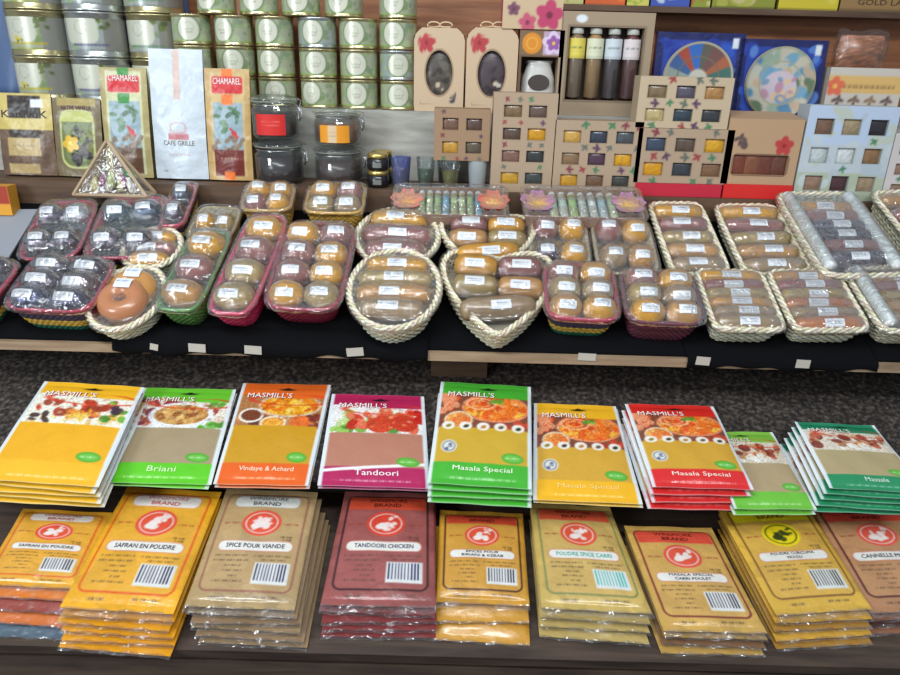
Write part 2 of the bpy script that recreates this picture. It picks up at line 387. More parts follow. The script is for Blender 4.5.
def winsmore(spice, frame_c, header_c, header_pill, circ, title_ink, seed):
    sp = np.array(spice, float)
    def art(x, y):
        x = x * 0.90; y = y * 0.93 + 3.0; A = Art(x, y, sp, 0.7)
        A.blobs(-50, -70, 50, 70, 40, 12, [sp * 1.06, sp * 0.94, sp * 1.03], seed)
        A.rect(-37, -46, 37, 60, sp * 0.4 + np.array([225, 175, 120]) * 0.6 if sum(spice) > 330 else sp * 1.12 + 6, 5, 0.35)
        A.outl(-38.5, -47, 38.5, 61, frame_c, 1.6, 7)
        if header_pill: A.rect(-31, 44, 31, 59, header_c, 6); A.outl(-31, 44, 31, 59, frame_c, 0.6, 6, 0.5)
        else: A.rect(-37, 43, 37, 60, header_c, 2)
        A.ell(0, 25, 18, 15, circ)
        wc = (238, 225, 220) if circ != (240, 215, 30) else (60, 70, 30)
        A.blobs(-5, 18, 6, 30, 9, 3.2, [wc], seed + 2); A.blobs(3, 24, 10, 34, 5, 2.4, [wc], seed + 3)
        A.ring(0, 25, 14.5, 11.8, wc, 0.9)
        A.ell(-4, 22, 5.5, 3.6, wc, 0.3)
        A.words(-34, -20, 24, 1.8, (150, 60, 40), 1); A.words(20, 34, 24, 1.8, (150, 60, 40), 2)
        A.words(21, 31, 9, 1.8, (60, 45, 35), 3); A.words(23, 31, 6, 1.8, (60, 45, 35), 3)
        A.rect(-33, -7, 33, 4, (232, 228, 220), 5); A.outl(-33, -7, 33, 4, (200, 80, 60), 0.7, 5, .6)
        ink = (80, 62, 48)
        for k, (a, b) in enumerate(((-33, -4), (-33, -3), (-22, -8), (-24, -6), (-17, -9), (-30, -4))): A.words(a, b, -12 - 5.2 * k, 1.6, ink, k + seed)
        A.words(1, 33, -12, 1.7, ink, 9); A.words(8, 30, -16, 1.4, ink, 4)
        A.bars(5, -39, 33, -20, title_ink, (222, 222, 220))
        A.words(-28, -14, -53, 2, ink, 5); A.words(8, 30, -52, 2, ink, 6)
        return A
    return art

GREEN, WHITE = (96, 190, 60), (236, 238, 238)
def masmill(band, powder, picture, low, seed, title_band=True):
    def art(x, y):
        A = Art(x, y, WHITE, 0.7)
        A.rect(-47, 18, 47, 60, (232, 220, 205))
        picture(A); A.blobs(-46, 8, 46, 50, 70, 2.4, [(240, 190, 120), (120, 60, 40), (200, 110, 60), (236, 220, 190), (150, 70, 50)], seed + 3, A.m(A.ed(8, 30, 34, 17)) * .5); A.speck(-47, 2, 47, 54, .16, seed)
        A.rect(-46, -47, 46, 2 if picture is pic_masala else 6, powder, 2)
        if picture is pic_masala:
            for k in range(5):
                cx = -36 + 18 * k; A.ell(cx, 4, 6.6, 5.4, (238, 232, 222)); A.ell(cx + .5, 3.5, 3, 2.2, [(150, 130, 60), (70, 60, 30), (190, 130, 70), (110, 90, 70), (50, 60, 30)][k], .5)
            A.ell(-33, -24, 8, 8.5, (222, 222, 215)); A.ring(-33, -24, 6, 6.4, (120, 120, 130), 1.2); A.blobs(-36, -28, -30, -20, 5, 2, [(90, 95, 130)], 5)
        A.rect(-50, -70, 50, -44, low) if title_band else A.rect(-50, -70, 50, -50, low)
        if title_band: A.mix(A.m(-(A.y + 46 - 0.12 * (A.x))) * A.m(A.y + 42 - 0.12 * A.x), (240, 240, 235)) if picture is pic_tandoori else None
        A.ell(31, -36, 11, 6.5, (86, 168, 50), -.12); A.ell(31, -36, 8.5, 4.2, (120, 200, 84), -.12, .6); A.words(24, 38, -36, 1.6, (240, 250, 235), 2)
        A.rect(-47, 51, 47, 70, band); A.ell(15, 50.5, 40, 4.2, band, -0.03)
        A.ring(10, 44, 44, 8.5, (214, 60, 40), 1.2) if picture not in (pic_masala,) else None
        A.rect(-47, 52, 47, 70, band)
        A.words(-30, 34, -62, 1.4, (248, 248, 240), seed)
        A.ell(3, 60, 8, 1.6, (26, 24, 22)); A.ell(3, 61.2, 3, 2, (26, 24, 22))
        A.rect(-50, -70, -46.4, 70, (222, 228, 232)); A.rect(46.4, -70, 50, 70, (222, 228, 232))
        return A
    return art
def pic_masala(A):
    A.rect(-47, 0, 47, 54, (128, 72, 52))
    A.blobs(-47, 18, -28, 50, 8, 10, [(214, 74, 44), (226, 110, 70), (190, 60, 44), (232, 150, 110)], 3)
    A.ell(12, 31, 36, 21, (226, 140, 100)); cl = A.m(A.ed(12, 31, 33, 18.5)); A.ell(12, 31, 33, 18.5, (232, 112, 36))
    A.blobs(-20, 14, 44, 48, 34, 7, [(236, 120, 36), (226, 88, 30), (242, 168, 50), (246, 190, 70), (214, 74, 30), (238, 140, 70)], 7, cl)
    A.ring(-4, 36, 15, 8, (244, 180, 140), 1.6); A.ring(-4, 36, 9, 4.6, (240, 150, 100), 1.6)
    A.blobs(2, 38, 18, 48, 6, 4, [(90, 150, 50), (120, 170, 60)], 9)
    A.ell(-26, 12, 15, 12, (226, 196, 160)); cl = A.m(A.ed(-26, 12, 12.5, 9.5)); A.ell(-26, 12, 12.5, 9.5, (226, 130, 60)); A.blobs(-38, 4, -14, 22, 10, 5, [(236, 150, 70), (226, 110, 50), (240, 190, 110)], 4, cl)
    A.blobs(14, 2, 46, 12, 8, 6, [(200, 70, 46), (180, 60, 40), (220, 100, 60)], 6)
def pic_bowl(A):
    A.blobs(-46, 10, 46, 50, 26, 9, [(190, 70, 60), (150, 50, 50), (220, 200, 180), (196, 120, 90), (232, 222, 210)], 8)
    A.blobs(-46, 6, -24, 30, 8, 7, [(120, 50, 60), (150, 80, 70)], 4); A.blobs(26, 34, 46, 50, 5, 7, [(214, 50, 40), (90, 150, 50)], 4)
    A.ell(2, 25, 33, 20, (236, 236, 240)); A.ell(2, 26, 27, 15.5, (196, 150, 90)); cl = A.m(A.ed(2, 26, 27, 15.5))
    A.blobs(-26, 12, 30, 42, 46, 5, [(214, 166, 96), (178, 120, 60), (230, 190, 120), (150, 90, 50), (222, 150, 80)], 2, cl)
    A.blobs(18, 6, 46, 14, 8, 6, [(110, 180, 70), (80, 150, 50)], 11)
def pic_vindaye(A):
    A.rect(-47, 4, 47, 52, (176, 120, 74)); A.blobs(-46, 6, 46, 50, 20, 8, [(150, 80, 50), (120, 60, 50), (196, 130, 80), (90, 50, 50)], 3)
    A.ell(10, 35, 35, 17, (214, 190, 160)); A.ell(10, 35, 32, 14.5, (230, 140, 30)); cl = A.m(A.ed(10, 35, 32, 14.5))
    A.blobs(-20, 22, 40, 48, 34, 6, [(242, 170, 40), (226, 120, 30), (246, 196, 70), (206, 96, 30)], 5, cl)
    A.ell(-30, 20, 14, 10.5, (236, 230, 220)); A.ell(-30, 20, 11, 8, (120, 64, 44))
    A.ell(-4, 10, 15, 9.5, (236, 222, 196)); A.ell(-4, 10, 12, 7, (232, 150, 50)); A.ring(-4, 10, 7, 4, (246, 190, 90), 1.4)
    A.ell(26, 12, 12, 8.5, (226, 110, 50)); A.blobs(36, 6, 46, 22, 5, 5, [(120, 50, 40), (150, 60, 50)], 2)
def pic_tandoori(A):
    A.rect(-47, 4, 47, 60, (238, 234, 232))
    A.blobs(-42, 10, 20, 38, 22, 8, [(110, 170, 60), (150, 196, 90), (80, 140, 50), (196, 216, 150)], 5)
    A.blobs(-30, 12, 40, 40, 30, 8, [(214, 60, 40), (226, 90, 60), (190, 44, 34), (236, 120, 90)], 12)
    A.ell(4, 20, 14, 14, (206, 70, 44)); A.ell(28, 22, 14, 13, (200, 60, 40)); A.blobs(34, 20, 46, 44, 8, 6, [(190, 36, 30), (214, 50, 40)], 6)
    A.blobs(-8, 30, 4, 38, 4, 4, [(244, 150, 140), (240, 190, 180)], 3)
def pic_rice(A):
    A.rect(-47, 4, 47, 60, (240, 234, 216))
    A.blobs(-44, 8, 46, 22, 30, 4, [(246, 240, 226), (236, 210, 150), (220, 180, 110)], 4)
    A.blobs(-38, 18, 30, 40, 28, 7, [(196, 60, 36), (170, 50, 36), (226, 110, 50), (150, 60, 40)], 6)
    A.blobs(-6, 14, 38, 28, 16, 6, [(240, 160, 50), (236, 190, 80), (226, 130, 50)], 7)
    A.blobs(26, 14, 46, 44, 10, 6, [(120, 180, 60), (80, 140, 50), (60, 40, 60)], 8); A.blobs(-42, 10, -24, 20, 4, 5, [(60, 40, 40)], 2)
def pic_kebab(A):
    A.rect(-47, 4, 47, 60, (216, 204, 186)); A.blobs(-42, 14, 44, 42, 34, 7, [(150, 60, 40), (120, 50, 40), (190, 90, 60), (206, 150, 110), (170, 120, 80)], 6)
    A.blobs(-20, 8, 30, 18, 10, 6, [(232, 228, 218)], 3)

def stack(kind, quad, plane, n, art, texts, tc, under_cols, name_word, label, groupname, seed, t=0.0105, powder=(190, 170, 130), nx=104, ny=140, slip=0.004, Hs=1.0, clear=True, spread=0.0):
    """top packet seen from above plus the n-1 below it, every one an object of its own"""
    mat = M_CLEARBAG if kind == 'w' else M_LAM
    c, X, Y, N, W, H = fit(plane.up((n - 0.4) * t), quad)
    base = c - N * (t * 0.6 - 0.0006)
    TL, TR, BR, BL = [plane.up((n - 0.4) * t).hit(*p) for p in quad]
    fl = (max(-.28, min(.28, float(np.dot((BR - BL) - (TR - TL), X)) / W)), max(-.16, min(.16, float(np.dot(TL + TR - BL - BR, X)) / 2 / H)))
    print('packet', name_word, 'W %.3f H %.3f' % (W, H), 'flare %.2f %.2f' % fl)
    M = frame(base, X, Y, N)
    top = thing(name_word + '_packet', label, 'spice packet', M, groupname)
    body, h = packet_mesh('body', W, H, t, art, nx, ny, seed, mat, top, fl)
    sf = lambda x, y: np.stack([flare(x, y, H, fl), y, h(x, y) + 0.0005], -1)
    its = [(tx, cx / 100 * W, cy / 140 * H, w_ / 100 * W, h_ / 140 * H, col) for tx, cx, cy, w_, h_, col in texts]
    if its: lettering(top, its, sf)
    def flap(parent, sd):
        R = random.Random(sd); xs = np.linspace(-W * .5, W * .5, 26); fl_ = 0.06 if parent is top else 0.03; ys = np.linspace(0, -H * fl_, 6); XX, YY = np.meshgrid(xs, ys)
        Z = 0.003 + 0.0022 * np.sin(XX * 70 + sd) * (YY / -H * 14) + 0.0014 * np.sin(XX * 160 + YY * 90 + sd)
        g = G(); g.grid(np.dstack([flare(XX, YY - H / 2, H, fl), YY - H / 2 + 0.002, np.maximum(Z, 0.0006)]), (225, 228, 230), True); return g.build('clear_end', M_FLAP, parent, True)
    if clear: flap(top, seed)
    proto = None; R = random.Random(seed)
    for k in range(1, n):
        uc = under_cols[(k - 1) % len(under_cols)]
        def plain(x, y, uc=uc):
            A = Art(x, y, uc, 0.9)
            if kind == 'w': A.outl(-38.5, -47, 38.5, 61, np.array(uc) * 0.55, 1.6, 7)
            return A
        p = None
        if kind == 'w' or uc is not None and not isinstance(uc, str):
            b, _ = packet_mesh(name_word + '_packet', W, H, t, plain if kind == 'w' else art, 26 if kind == 'w' else 44, 34 if kind == 'w' else 60, seed + k * 7, mat, None, fl)
        rot = R.uniform(-0.035, 0.035); dx = R.uniform(-1, 1) * 0.003 + spread * k; dy = -slip * k + R.uniform(-0.0015, 0.0015)
        b.matrix_world = M @ T_(dx, dy, -k * t) @ Matrix.Rotation(rot, 4, 'Z')
        od = ['', 'second', 'third', 'fourth', 'fifth', 'sixth', 'seventh'][k]
        tag(b, '%s packet down in the %s' % (od, groupname), 'spice packet', groupname)
        if clear: flap(b, seed + k)
    return top

RED = (226, 84, 60); DKB = (52, 26, 26)
def wstack(quad, n, spice, frame_c, head, pill, circ, tink, title, short, label, seed, **kw):
    hi = (190, 60, 60) if pill and spice[0] > 220 else (48, 40, 60)
    if not pill: hi = (90, 24, 20)
    tx = [('WINSMORE', 0, 55.3 if pill else 55, 38, 4.6, hi), ('BRAND', 0, 48.3, 26, 4.6, hi)]
    if '\n' in title:
        a, b = title.split('\n'); tx += [(a, 0, 1.3, min(56, 3.0 * len(a)), 3.0, tink), (b, 0, -3.6, 2.8 * len(b), 3.2, tink)]
    else: tx += [(title, 0, -1.5, 52, 4.6, tink)]
    tx = [(a, b / .9, (c - 3.0) / .93, d / .9, e / .93, f) for a, b, c, d, e, f in tx]
    stack('w', quad, LOW, n, winsmore(spice, frame_c, head, pill, circ, tink, seed), tx, None, kw.pop('under', [spice]), 'spice', label, short, seed, **kw)

wstack([(22, 507), (112, 511), (76, 588), (-22, 582)], 5, (224, 160, 44), (214, 90, 40), (236, 226, 214), True, RED, (60, 50, 60), 'SAFRAN EN POUDRE',
       'spice stack at the left end', 'small yellow packet with white name panel at the left end of the bottom shelf', 11, t=0.0115, under=[(214, 120, 44), (150, 70, 60), (206, 110, 50), (80, 96, 110)], slip=0.013)
wstack([(126, 487), (222, 489), (172, 615), (60, 604)], 6, (230, 166, 38), (220, 84, 36), (236, 228, 220), True, RED, (50, 44, 70), 'SAFRAN EN POUDRE',
       'spice stack of yellow saffron packets', 'bright yellow saffron powder packet with red oval and barcode', 12, under=[(228, 156, 30)], slip=0.006)
wstack([(226, 488), (318, 490), (294, 610), (184, 604)], 6, (176, 148, 104), (150, 96, 80), (222, 222, 214), True, RED, (50, 50, 80), 'SPICE POUR VIANDE',
       'spice stack of beige meat spice packets', 'beige brown meat spice packet with white name panel and red oval', 13, under=[(160, 132, 98), (150, 122, 92)], slip=0.005, spread=0.004)
wstack([(345, 490), (434, 492), (436, 606), (320, 604)], 5, (150, 82, 78), (52, 26, 30), (224, 84, 56), False, (216, 70, 52), (44, 44, 90), 'TANDOORI CHICKEN',
       'spice stack of dark red packets', 'dark red tandoori chicken powder packet with orange header', 14, under=[(138, 62, 62)], slip=0.006)
wstack([(440, 507), (523, 511), (530, 603), (436, 600)], 3, (202, 146, 50), (60, 28, 30), (218, 78, 52), False, (222, 84, 56), (50, 46, 60), 'EPICES POUR\nBIRIANI & KEBAB',
       'spice stack of mustard packets at the middle', 'mustard yellow packet with dark frame and red oval below the green packets', 15, t=0.016, under=[(206, 150, 56)], slip=0.020)
wstack([(530, 501), (610, 505), (653, 612), (542, 606)], 4, (198, 168, 92), (120, 130, 80), (220, 90, 60), False, (222, 86, 58), (70, 180, 170), 'POUDRE SPICE CARRI',
       'spice stack with turquoise barcode', 'khaki yellow packet with turquoise title and turquoise barcode', 16, t=0.013, under=[(190, 164, 100)], slip=0.007)
wstack([(624, 524), (712, 527), (768, 632), (664, 630)], 4, (202, 160, 82), (110, 34, 36), (222, 82, 62), False, (224, 88, 66), (50, 46, 60), 'MASALA SPECIAL\nCARRI POULET',
       'spice stack with a wine red frame', 'yellow brown masala packet with wine red frame and red oval', 17, t=0.010, under=[(190, 150, 80), (130, 96, 70)], slip=0.005)
wstack([(716, 504), (806, 502), (872, 606), (778, 616)], 5, (212, 168, 66), (120, 80, 40), (240, 220, 30), False, (240, 215, 30), (60, 60, 50), 'POUDRE CURCUMA\nMOULU',
       'spice stack with a lemon yellow header', 'golden packet with lemon yellow header and yellow oval', 18, under=[(214, 164, 66), (176, 130, 60)], slip=0.007)
wstack([(808, 504), (904, 504), (975, 608), (872, 612)], 4, (178, 128, 90), (70, 30, 30), (220, 80, 60), False, (224, 90, 70), (50, 46, 60), 'CANNELLE MOULUE',
       'spice stack of brown cinnamon packets', 'brown cinnamon packet with red header at the right end of the bottom shelf', 19, t=0.012, under=[(160, 110, 84), (100, 66, 60)], slip=0.004)

def mstack(quad, n, band, powder, pic, low, title, tcol, short, label, seed, **kw):
    tx = [("MASMILL'S", -14, 49.6, 50, 7.6, (150, 50, 44)), ("MASMILL'S", -15, 50.2, 50, 7.6, (246, 244, 240))]
    if title: tx += [(title, 2, -52, kw.pop('tw', 58), 7.0, tcol)]
    stack('m', quad, UPP, n, masmill(band, powder, pic, low, seed), tx, None, [band], 'spice', label, short, seed, clear=False, nx=96, ny=130, **kw)
YEL = (242, 182, 40)
mstack([(44, 380), (144, 386), (98, 486), (-22, 478)], 5, YEL, (236, 172, 30), pic_rice, YEL, '', 0, 'laminated stack of yellow rice masala packets', 'large yellow packet with rice and meat picture at the left of the upper row', 31, t=0.009, slip=0.003)
mstack([(143, 387), (236, 389), (211, 484), (98, 482)], 2, (104, 192, 50), (168, 148, 116), pic_bowl, (96, 200, 36), 'Briani', (210, 244, 180), 'laminated stack of bright green packets at left', 'bright green packet with a white bowl of fried rice', 32, slip=0.001, t=0.0068, tw=26)
mstack([(243, 383), (331, 384), (308, 486), (213, 483)], 2, (230, 104, 36), (206, 152, 36), pic_vindaye, (232, 100, 30), 'Vindaye & Achard', (250, 226, 196), 'laminated stack of orange packets', 'orange packet with bowl of yellow pickle picture', 33, slip=0.002, t=0.0068)
mstack([(332, 393), (424, 396), (430, 488), (317, 485)], 2, (178, 36, 84), (186, 126, 104), pic_tandoori, (180, 34, 90), 'Tandoori', (248, 236, 236), 'laminated stack of magenta packets', 'magenta packet with red chicken picture', 34, slip=0.001, t=0.0068, tw=40)
mstack([(441, 381), (531, 385), (532, 489), (427, 481)], 4, (70, 170, 50), (206, 166, 50), pic_masala, (70, 176, 50), 'Masala Special', (240, 248, 220), 'laminated stack of mid green packets at the centre', 'mid green masala packet with orange curry picture', 35, t=0.0095, slip=0.005)
mstack([(534, 402), (616, 406), (643, 503), (533, 500)], 2, (240, 180, 40), (214, 164, 56), pic_masala, (244, 182, 30), 'Masala Special', (248, 218, 130), 'laminated stack of yellow curry packets', 'yellow masala packet with orange curry picture right of the green one', 36, t=0.007, slip=0.002)
mstack([(625, 402), (714, 405), (755, 488), (653, 486)], 4, (216, 44, 36), (210, 160, 50), pic_masala, (220, 40, 40), 'Masala Special', (250, 236, 220), 'laminated stack of red packets', 'bright red masala packet with orange curry picture', 37, t=0.0105, slip=0.006, spread=-0.0015)
mstack([(700, 430), (773, 431), (818, 508), (735, 508)], 2, (130, 190, 70), (178, 156, 118), pic_kebab, (110, 190, 60), '', 0, 'laminated stack of pale green packets', 'pale green headed packet half hidden behind the red one', 38, t=0.010)
mstack([(779, 420), (858, 423), (950, 494), (848, 487)], 5, (34, 130, 92), (176, 158, 116), pic_kebab, (36, 140, 90), 'Massale', (220, 240, 226), 'laminated stack of dark green packets at right', 'dark green headed packet with kebab picture at the right end', 39, t=0.010, slip=0.004, spread=-0.004, tw=24)

# ================================================================== BASKETS
def resample(P, n):
    P = np.asarray(P, float); Q = np.vstack([P, P[:1]]); d = np.r_[0, np.cumsum(np.linalg.norm(np.diff(Q, axis=0), axis=1))]
    u = np.arange(n) / n * d[-1]; return np.stack([np.interp(u, d, Q[:, 0]), np.interp(u, d, Q[:, 1])], 1)
def outline(kind, W, H, n, p=5.0):
    t = np.linspace(0, 2 * PI, 400, endpoint=False)
    if kind == 'heart':
        x = np.sin(t) / 2; y = np.cos(t) + 0.78 * np.abs(np.sin(t))
        y = (y - (y.max() + y.min()) / 2) / (y.max() - y.min())
        Q = resample(np.stack([x * W, y * H], 1), n); k = max(1, int(n * 0.025))
        return np.mean([np.roll(Q, j, 0) for j in range(-k, k + 1)], axis=0)
    if kind == 'round': p = 2.0
    c, s = np.cos(t), np.sin(t)
    return resample(np.stack([np.sign(c) * np.abs(c) ** (2 / p) * W / 2, np.sign(s) * np.abs(s) ** (2 / p) * H / 2], 1), n)
def basket(kind, W, H, D, style, parent, seed, bands=None, p=5.0, taper=0.82):
    R = random.Random(seed); rs = np.random.RandomState(seed)
    per = 2 * (W + H) * 0.88
    if style == 'wicker':
        st = max(8, int(per / 0.016)) * 2; n = st * 3; rows = 8; rad = 0.0022; amp = 0.0016
        base = [(224, 214, 186), (234, 226, 202), (208, 194, 160), (214, 216, 192)]
    else:
        st = max(8, int(per / 0.011)) * 2; n = st * 3; rows = 10; rad = 0.0026; amp = 0.0009; base = bands
    Pn = outline(kind, W, H, n, p); nr = np.roll(Pn, -1, 0) - np.roll(Pn, 1, 0); nr = np.stack([nr[:, 1], -nr[:, 0]], 1); nr /= np.linalg.norm(nr, axis=1)[:, None]
    k = np.arange(n); g = G()
    for r in range(rows):
        f = r / (rows - 1); s = taper + (1 - taper) * f ** 0.8; z = rad * 1.3 + f * (D - 3.3 * rad)
        off = amp * np.sin(k * PI / 3 + r * PI)
        Q = Pn * s + nr * (off[:, None] - rad)
        bc = np.array(base[int(f * len(base) * 0.999)] if style != 'wicker' else R.choice(base), float)
        c = np.repeat(bc[None] * (0.92 + 0.16 * rs.rand(n, 1)), 5, 0)
        g.tube(np.column_stack([Q, np.full(n, z)]), rad * (1.05 if style == 'wicker' else 1.2), 5, True, c)
    for i in range(0, n, 6):
        a = Pn[i] * taper - nr[i] * rad; b = Pn[i] - nr[i] * rad
        g.tube([(a[0], a[1], 0.0035), ((a[0] + b[0]) / 2, (a[1] + b[1]) / 2, D / 2), (b[0], b[1], D - rad)], rad * .9, 4, False, base[0] if style != 'wicker' else (208, 192, 152))
    Q = outline(kind, W * taper, H * taper, 40, p); m = len(Q)
    Q2 = outline(kind, W * (taper + .08), H * (taper + .08), 40, p)
    g.add(np.vstack([np.column_stack([Q, np.full(m, 0.0006)]), np.column_stack([Q2, np.full(m, D * 0.42)]), [[0, 0, D * .42]]]), [list(range(m))] + [[m + i, m + (i + 1) % m, 2 * m] for i in range(m)], np.array(base[0]) * 0.8)
    b = g.build('basket_wall', M_STRAW if style == 'wicker' else M_RAFFIA, parent, True)
    g = G()
    if style == 'wicker':
        tw = max(6, int(per / 0.040))
        for j in range(3):
            ph = 2 * PI * (np.arange(n) / n * tw + j / 3)
            Q = Pn + nr * (0.0032 * np.cos(ph))[:, None] + nr * 0.0005
            bc = np.array([(240, 232, 208), (222, 214, 178), (226, 206, 184)][j], float)
            c = np.repeat(bc[None] * (0.93 + 0.14 * rs.rand(n, 1)), 5, 0)
            g.tube(np.column_stack([Q, D + 0.0015 + 0.0030 * np.sin(ph)]), 0.0030, 5, True, c)
    else:
        g.tube(np.column_stack([Pn, np.full(n, D - 0.001)]), 0.0036, 6, True, np.array(base[-1], float))
    g.build('rim', M_STRAW if style == 'wicker' else M_RAFFIA, parent, True)
OCH, PLUM, OLV, TAN, GRY, SIL, RST = (206, 148, 36), (144, 92, 86), (166, 140, 88), (188, 138, 78), (156, 130, 98), (128, 120, 132), (182, 112, 66)
def capsule(g, L, r, e, col, seed, n=16, m=15, flat=1.0):
    R = random.Random(seed); u = np.linspace(-1, 1, m); t = np.arange(n) / n * 2 * PI
    x = np.sign(u) * (1 - (1 - np.abs(u)) ** 1.8) * L / 2
    q = np.clip(1 - np.abs(2 * x / L) ** e, 0, 1) ** (1 / e)
    rr = r * np.maximum(q, 0.02) * (1 + 0.03 * np.sin(u * 9 + seed))
    V = np.zeros((m, n, 3)); V[:, :, 0] = x[:, None]; V[:, :, 1] = rr[:, None] * np.cos(t); V[:, :, 2] = rr[:, None] * np.sin(t) * flat
    c = np.array(col, float) * np.ones((m, n, 1)); c *= 0.95 + 0.1 * np.random.RandomState(seed).rand(m, 1, 1)
    f = [[j * n + i, (j + 1) * n + i, (j + 1) * n + (i + 1) % n, j * n + (i + 1) % n] for j in range(m - 1) for i in range(n)]
    f += [list(range(n)), [(m - 1) * n + i for i in range(n)][::-1]]
    g.add(V.reshape(-1, 3), f, c.reshape(-1, 3))
_cap = {}
def roll(parent, x, y, z, L, r, e, col, seed, rot=0.0, flat=1.0, lab=None, tiltx=0.0):
    g = G(); capsule(g, L, r, e, col, seed, flat=flat)
    o = g.build('spice_roll', M_FOIL if min(col) > 80 and max(col) - min(col) < 31 and tuple(col) != tuple(GRY) else M_SPICE, parent, True)
    o.matrix_basis = T_(x, y, z) @ Matrix.Rotation(rot, 4, 'Z')
    R = random.Random(seed * 3 + 1)
    lw, lh = lab or (min(0.034, L * 0.5), min(0.0155, r * 0.95))
    cx = R.uniform(-0.06, 0.06) * L; a0 = PI / 2 + R.uniform(0.25, 0.6)
    nx, ny = 13, 9; xs = np.linspace(-lw / 2, lw / 2, nx); da = lh / r; A_ = np.linspace(-da / 2, da / 2, ny) * -1 + a0
    X, Aa = np.meshgrid(xs, A_); q = np.clip(1 - np.abs(2 * (X + cx) / L) ** e, 0, 1) ** (1 / e) * 1.035
    P = np.dstack([X + cx, (r * q + 0.0008) * np.cos(Aa), (r * q + 0.0008) * np.sin(Aa) * flat])
    A = Art(X * 1000, np.meshgrid(xs, np.linspace(-lh / 2, lh / 2, ny))[1] * 1000, (232, 234, 238), 0.8)
    A.words(-lw * 400, lw * 400, 2.2, 1.5, (60, 64, 90), seed, 0.8); A.words(-lw * 350, lw * 400, -1.8, 1.3, (110, 110, 120), seed + 1, 0.6)
    g = G(); g.grid(P, A.c, True); g.build('price_label', M_PAPER, o, True)
def wrap(kind, W, H, D, caps, parent, p=5.0, seed=1, lift=0.0016, skirt=0.12, name='plastic_wrap', mat=None):
    n = 72; rings = 20; B = outline(kind, W * 1.015 + 0.006, H * 1.015 + 0.006, n, p)
    def hc(x, y):
        z = np.full(x.shape, D + 0.001)
        for (cx, cy, cz, L, r, e, rot, fl) in caps:
            X = (x - cx) * math.cos(rot) + (y - cy) * math.sin(rot); Y = -(x - cx) * math.sin(rot) + (y - cy) * math.cos(rot)
            q = np.clip(1 - np.abs(2 * X / L) ** e, 0, 1) ** (1 / e) * r * 1.04
            z = np.where(np.abs(Y) < q, np.maximum(z, cz + fl * np.sqrt(np.clip(q ** 2 - Y ** 2, 0, None))), z)
        return z
    s = np.linspace(0, 1, rings)[:, None]
    X = s * B[None, :, 0]; Y = s * B[None, :, 1]; Z = hc(X, Y); acc = [Z]
    for r0 in (0.004, 0.009):
        for a in range(8): acc.append(hc(X + r0 * math.cos(a * PI / 4), Y + r0 * math.sin(a * PI / 4)))
    Z = np.maximum(Z, np.mean(acc, axis=0)) + lift
    e = np.clip((s - 0.86) / 0.14, 0, 1); Z = np.maximum(Z * (1 - e) + (D + 0.006) * e, Z * (e < .99) + (D + .006) * (e >= .99)) if False else np.maximum(Z * (1 - e) + (D + 0.006) * e, hc(X, Y) + 0.0008 if True else 0)
    P = [np.dstack([X, Y, Z])]
    sk = []
    for q, dz in ((1.012, 0.001), (1.008, -D * skirt * .5), (0.97, -D * skirt)):
        sk.append(np.column_stack([B * q + (np.sign(B) * 0.0025), np.full(n, D + dz)]))
    P = np.vstack([P[0], np.array(sk)]); P = np.concatenate([P, P[:, :1]], axis=1)
    g = G(); g.grid(P, (255, 255, 255)); return g.build(name, mat or M_WRAP, parent, True)

def tray(kind, quad, D, style, rows, label, group, seed, bands=None, p=5.0, plane=None, r=None, e=2.6, fill=0.94, kindname='spice_basket', sink=0.0, film_on=True, gapx=1.0, lift=0.0, extra=None, taper=0.82, rl=None):
    pl = (plane or MID).up(lift + D); c, X, Y, N, W, H = fit(pl, quad); W -= 0.004; H -= 0.004
    print('basket', label[:30], 'W %.3f H %.3f c %s' % (W, H, np.round(c, 3)))
    M = frame(c - N * D, X, Y, N)
    t = thing(kindname, label, 'basket', M, group)
    basket(kind, W, H, D, style, t, seed, bands, p, taper)
    nr = len(rows); ph = H * fill / nr; caps = []
    for j, row in enumerate(rows):
        y = H * fill / 2 - (j + .5) * ph + (H * .055 if kind == 'heart' else 0); nc = len(row)
        wid = W * fill
        if kind == 'round': wid = W * 0.86 * math.sqrt(max(0.15, 1 - (abs(2 * y / H) * 1.0) ** 2))
        if kind == 'heart':
            v = y / H + 0.5; wid = W * (0.80 if v > 0.42 else 0.80 * (v / 0.42) ** 0.6)
        pw = wid / nc
        for i, col in enumerate(row):
            if col is None: continue
            L = pw * 0.985; rr = min(ph * 0.53, 0.024) if r is None else r
            x = -wid / 2 + (i + .5) * pw; sd = seed * 31 + j * 7 + i; R = random.Random(sd)
            z = D - rr * sink + R.uniform(-0.001, 0.001); rot = R.uniform(-0.05, 0.05); fl = min(1.0, 0.024 / max(rr, 1e-6)) if rr > .024 else 1.0
            if kind == 'heart' and j == nr - 1 and nc == 1: rot = 0.16
            zz = max(z, rr * fl + D * .42)
            roll(t, x, y, zz, L, rr, e, col, sd, rot, fl, rl); caps.append((x, y, zz, L, rr, e, rot, fl))
    if extra: extra(t, W, H, D, caps)
    if film_on: wrap(kind, W, H, D, caps, t, p, seed)
    return t

PUN = 'raffia punnets of spice rolls'; WIC = 'straw baskets of spice rolls under film'
RB = [(24, 96, 70), (200, 160, 60), (206, 166, 60), (56, 46, 66), (60, 50, 72), (176, 40, 70)]
